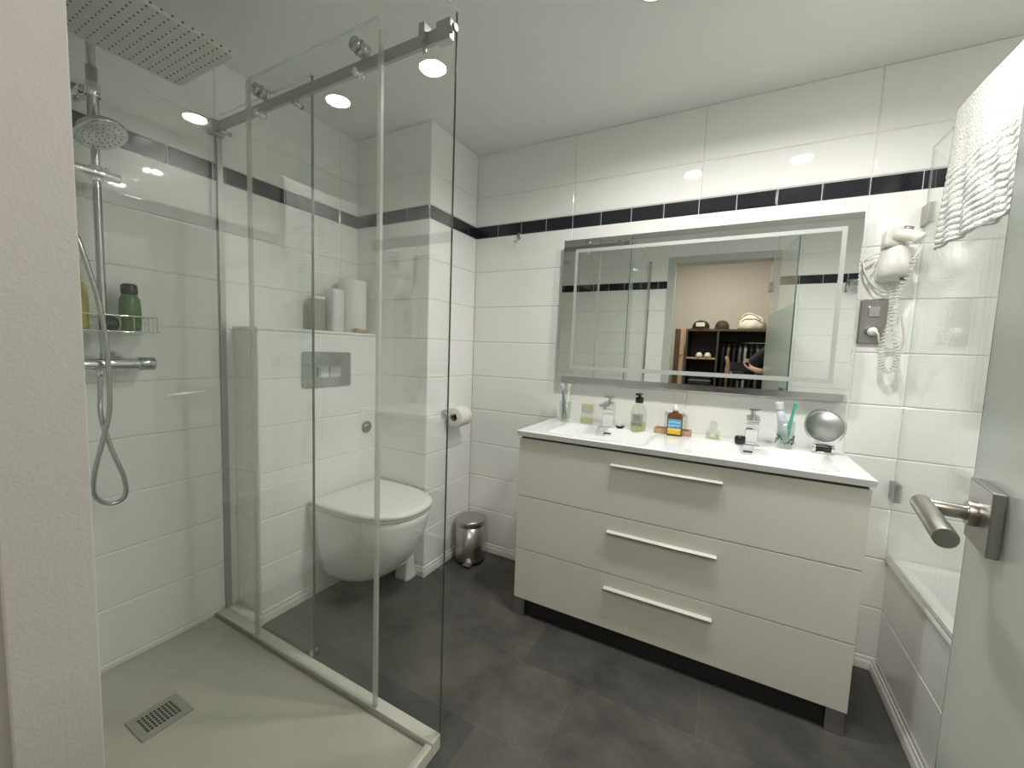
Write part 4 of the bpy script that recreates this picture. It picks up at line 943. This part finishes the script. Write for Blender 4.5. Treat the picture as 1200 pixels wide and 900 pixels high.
for k, (z, m_) in enumerate(((.949,'cloth_dark'),(.983,'cloth_grey'),(1.017,'cloth_dark'))):
    bm = new(); loft(bm, [[(x, y, z+dz) for x, y in rrect(1.52, -3.2, .12-i, .15-i, .03)] for dz, i in ((0,.006),(.008,0),(.024,0),(.032,.008))])
    tag(obj('folded_clothes', bm, M[m_], at=(1.52,-3.2,z)), ['dark folded garment at the bottom of the shelf pile','grey folded garment in the middle of the shelf pile','dark folded garment on top of the shelf pile'][k], 'folded clothes', 'folded clothes on the wardrobe shelf')

# ---------------------------------------------------------------- person holding the phone (seen in the mirror)
Rr_ = Vector(RW[0]); Dn_ = Vector(RW[1]); Fw_ = Vector(RW[2])
ph = thing('phone', 'dark smartphone held sideways at the doorway, seen in the mirror', 'phone', CAM-Fw_*.02)
def PH(a, b, c): return CAM+Rr_*a+Dn_*b-Fw_*c
bm = new(); ring = rrect(.060, .026, .077, .037, .009)
loft(bm, [[PH(a, b, c) for a, b in ring] for c in (.006, .014)], smooth=False); obj('case', bm, M['black'], ph, bevel=.001)
bm = new()
for a_, b_ in ((0,.0),(.0,.022)): cyl(bm, PH(a_, b_, .0062), PH(a_, b_, .0045), .0075, seg=20)
obj('camera_lens', bm, M['glass_e'], ph)
def skin_body():
    V = []; Ed = []; Rd = []
    def v(p, r): V.append(Vector(p)); Rd.append(r); return len(V)-1
    def e(a, b): Ed.append((a, b))
    bx, by = 2.235, -2.42
    pel = v((bx, by, .95), .135); wai = v((bx, by, 1.10), .125); che = v((bx-.01, by+.03, 1.24), .15); nb = v((bx-.0, by+.05, 1.38), .07); nk = v((bx-.0,by+.06,1.44), .052)
    h0 = v((bx-.005,by+.09,1.50), .078); h1 = v((bx-.005,by+.09,1.58), .092); h2 = v((bx-.005,by+.08,1.65), .07)
    nose = v((bx-.03,by+.19,1.54), .014); 
    for a, b in ((pel,wai),(wai,che),(che,nb),(nb,nk),(nk,h0),(h0,h1),(h1,h2),(h1,nose)): e(a, b)
    for s in (-1, 1):
        hp_ = v((bx+s*.09, by, .88), .09); kn = v((bx+s*.10, by+.02, .50), .058); an = v((bx+s*.10, by-.02, .09), .036); to = v((bx+s*.11, by+.13, .035), .030)
        e(pel,hp_); e(hp_,kn); e(kn,an); e(an,to)
    def arm(sh, el, wr, palm_dir, fing_dir, thumb_dir):
        a = v(sh, .058); b = v(el, .040); c = v(wr, .025); e(che, a); e(a, b); e(b, c)
        P = Vector(wr)+Vector(palm_dir)*.045; p = v(P, .024); e(c, p)
        pd = Vector(palm_dir).normalized(); fd = Vector(fing_dir).normalized(); td = Vector(thumb_dir).normalized()
        for k, ln in enumerate((.062,.072,.068,.054)):
            off = (k-1.5)*.0185; sd_ = pd.cross(fd).normalized()
            k0 = v(P+pd*.022+sd_*off, .0105); k1 = v(P+pd*.045+sd_*off*1.1+fd*.014, .0088); k2 = v(P+pd*.045+sd_*off*1.15+fd*(.014+ln*.5)+pd*.008, .0080); k3 = v(P+pd*.036+sd_*off*1.15+fd*(.014+ln*.85), .0068)
            e(p,k0); e(k0,k1); e(k1,k2); e(k2,k3)
        t0 = v(P+td*.022-pd*.008, .012); t1 = v(P+td*.045+fd*.012, .0098); t2 = v(P+td*.062+fd*.032, .0078); e(p,t0); e(t0,t1); e(t1,t2)
    # right end of the phone
    wrR = PH(.200, .062, .045); wrL = PH(-.075, .085, .060)
    arm((bx+.13,by+.08,1.30), (2.20,-2.16,1.10), wrR, -Rr_*.9-Dn_*.35+Fw_*.1, -Dn_*.9+Fw_*.15-Rr_*.25, -Rr_*.9+Dn_*.2)
    arm((bx-.15,by+.08,1.30), (1.90,-2.32,1.08), wrL, Rr_*.25-Dn_*.9+Fw_*.1, -Dn_*.75-Rr_*.15+Fw_*.2, Rr_*.95-Dn_*.1)
    me = bpy.data.meshes.new('person_body'); me.from_pydata([tuple(p-Vector((bx,by,0))) for p in V], Ed, []); me.materials.append(M['skin'])
    o = bpy.data.objects.new('person', me); COL.objects.link(o); o.location = (bx, by, 0); ORG[o] = Vector((bx,by,0))
    sm = o.modifiers.new('skin', 'SKIN'); sm.use_smooth_shade = True
    for i, r in enumerate(Rd): me.skin_vertices[0].data[i].radius = (r, r)
    for i in range(len(V)): me.skin_vertices[0].data[i].use_root = (i == 0)
    ss = o.modifiers.new('sub', 'SUBSURF'); ss.levels = 1; ss.render_levels = 1
    return o, bx, by, wrR, wrL
pe, bx, by, wrR, wrL = skin_body()
tag(pe, 'person in dark clothes holding a phone in both hands at the doorway', 'person')
def cloth_skin(name, nodes, edges, m):
    me = bpy.data.meshes.new(name); me.from_pydata([tuple(Vector(p)-Vector((bx,by,0))) for p, r in nodes], edges, []); me.materials.append(m)
    o = bpy.data.objects.new(name, me); COL.objects.link(o); o.parent = pe
    sm = o.modifiers.new('skin','SKIN'); sm.use_smooth_shade = True
    for i, (p, r) in enumerate(nodes): me.skin_vertices[0].data[i].radius = (r, r); me.skin_vertices[0].data[i].use_root = (i == 0)
    s = o.modifiers.new('sub','SUBSURF'); s.levels = 1; s.render_levels = 2; return o
EL = Vector((2.20,-2.16,1.10)); ER = Vector((1.90,-2.32,1.08))
cloth_skin('sweater', [((bx,by,.93),.160),((bx,by,1.10),.150),((bx-.01,by+.03,1.24),.172),((bx-.0,by+.05,1.37),.085),((bx+.13,by+.08,1.30),.078),(EL,.055),(EL.lerp(wrR,.85),.036),((bx-.15,by+.08,1.30),.078),(ER,.055),(ER.lerp(wrL,.85),.036)],
           [(0,1),(1,2),(2,3),(2,4),(4,5),(5,6),(2,7),(7,8),(8,9)], M['cloth_dark'])
cloth_skin('trousers', [((bx,by,.95),.150)]+[q for s in (-1,1) for q in (((bx+s*.09,by,.86),.108),((bx+s*.10,by+.02,.50),.076),((bx+s*.10,by-.01,.10),.060))], [(0,1),(1,2),(2,3),(0,4),(4,5),(5,6)], M['cloth_grey'])
cloth_skin('hair', [((bx-.005,by+.06,1.585),.102),((bx-.005,by+.055,1.66),.080),((bx-.005,by+.01,1.50),.07)], [(0,1),(0,2)], M['hair'])
for s in (-1, 1):
    bm = new(); X_ = bx+s*.105
    loft(bm, [[(X_+a*math.cos(t_), by+.045+b*math.sin(t_), z) for t_ in [2*PI*i/24 for i in range(24)]] for z, a, b in ((.0005,.048,.135),(.02,.050,.140),(.05,.047,.125),(.08,.042,.085),(.10,.045,.06))])
    obj('shoe', bm, M['black'], pe)
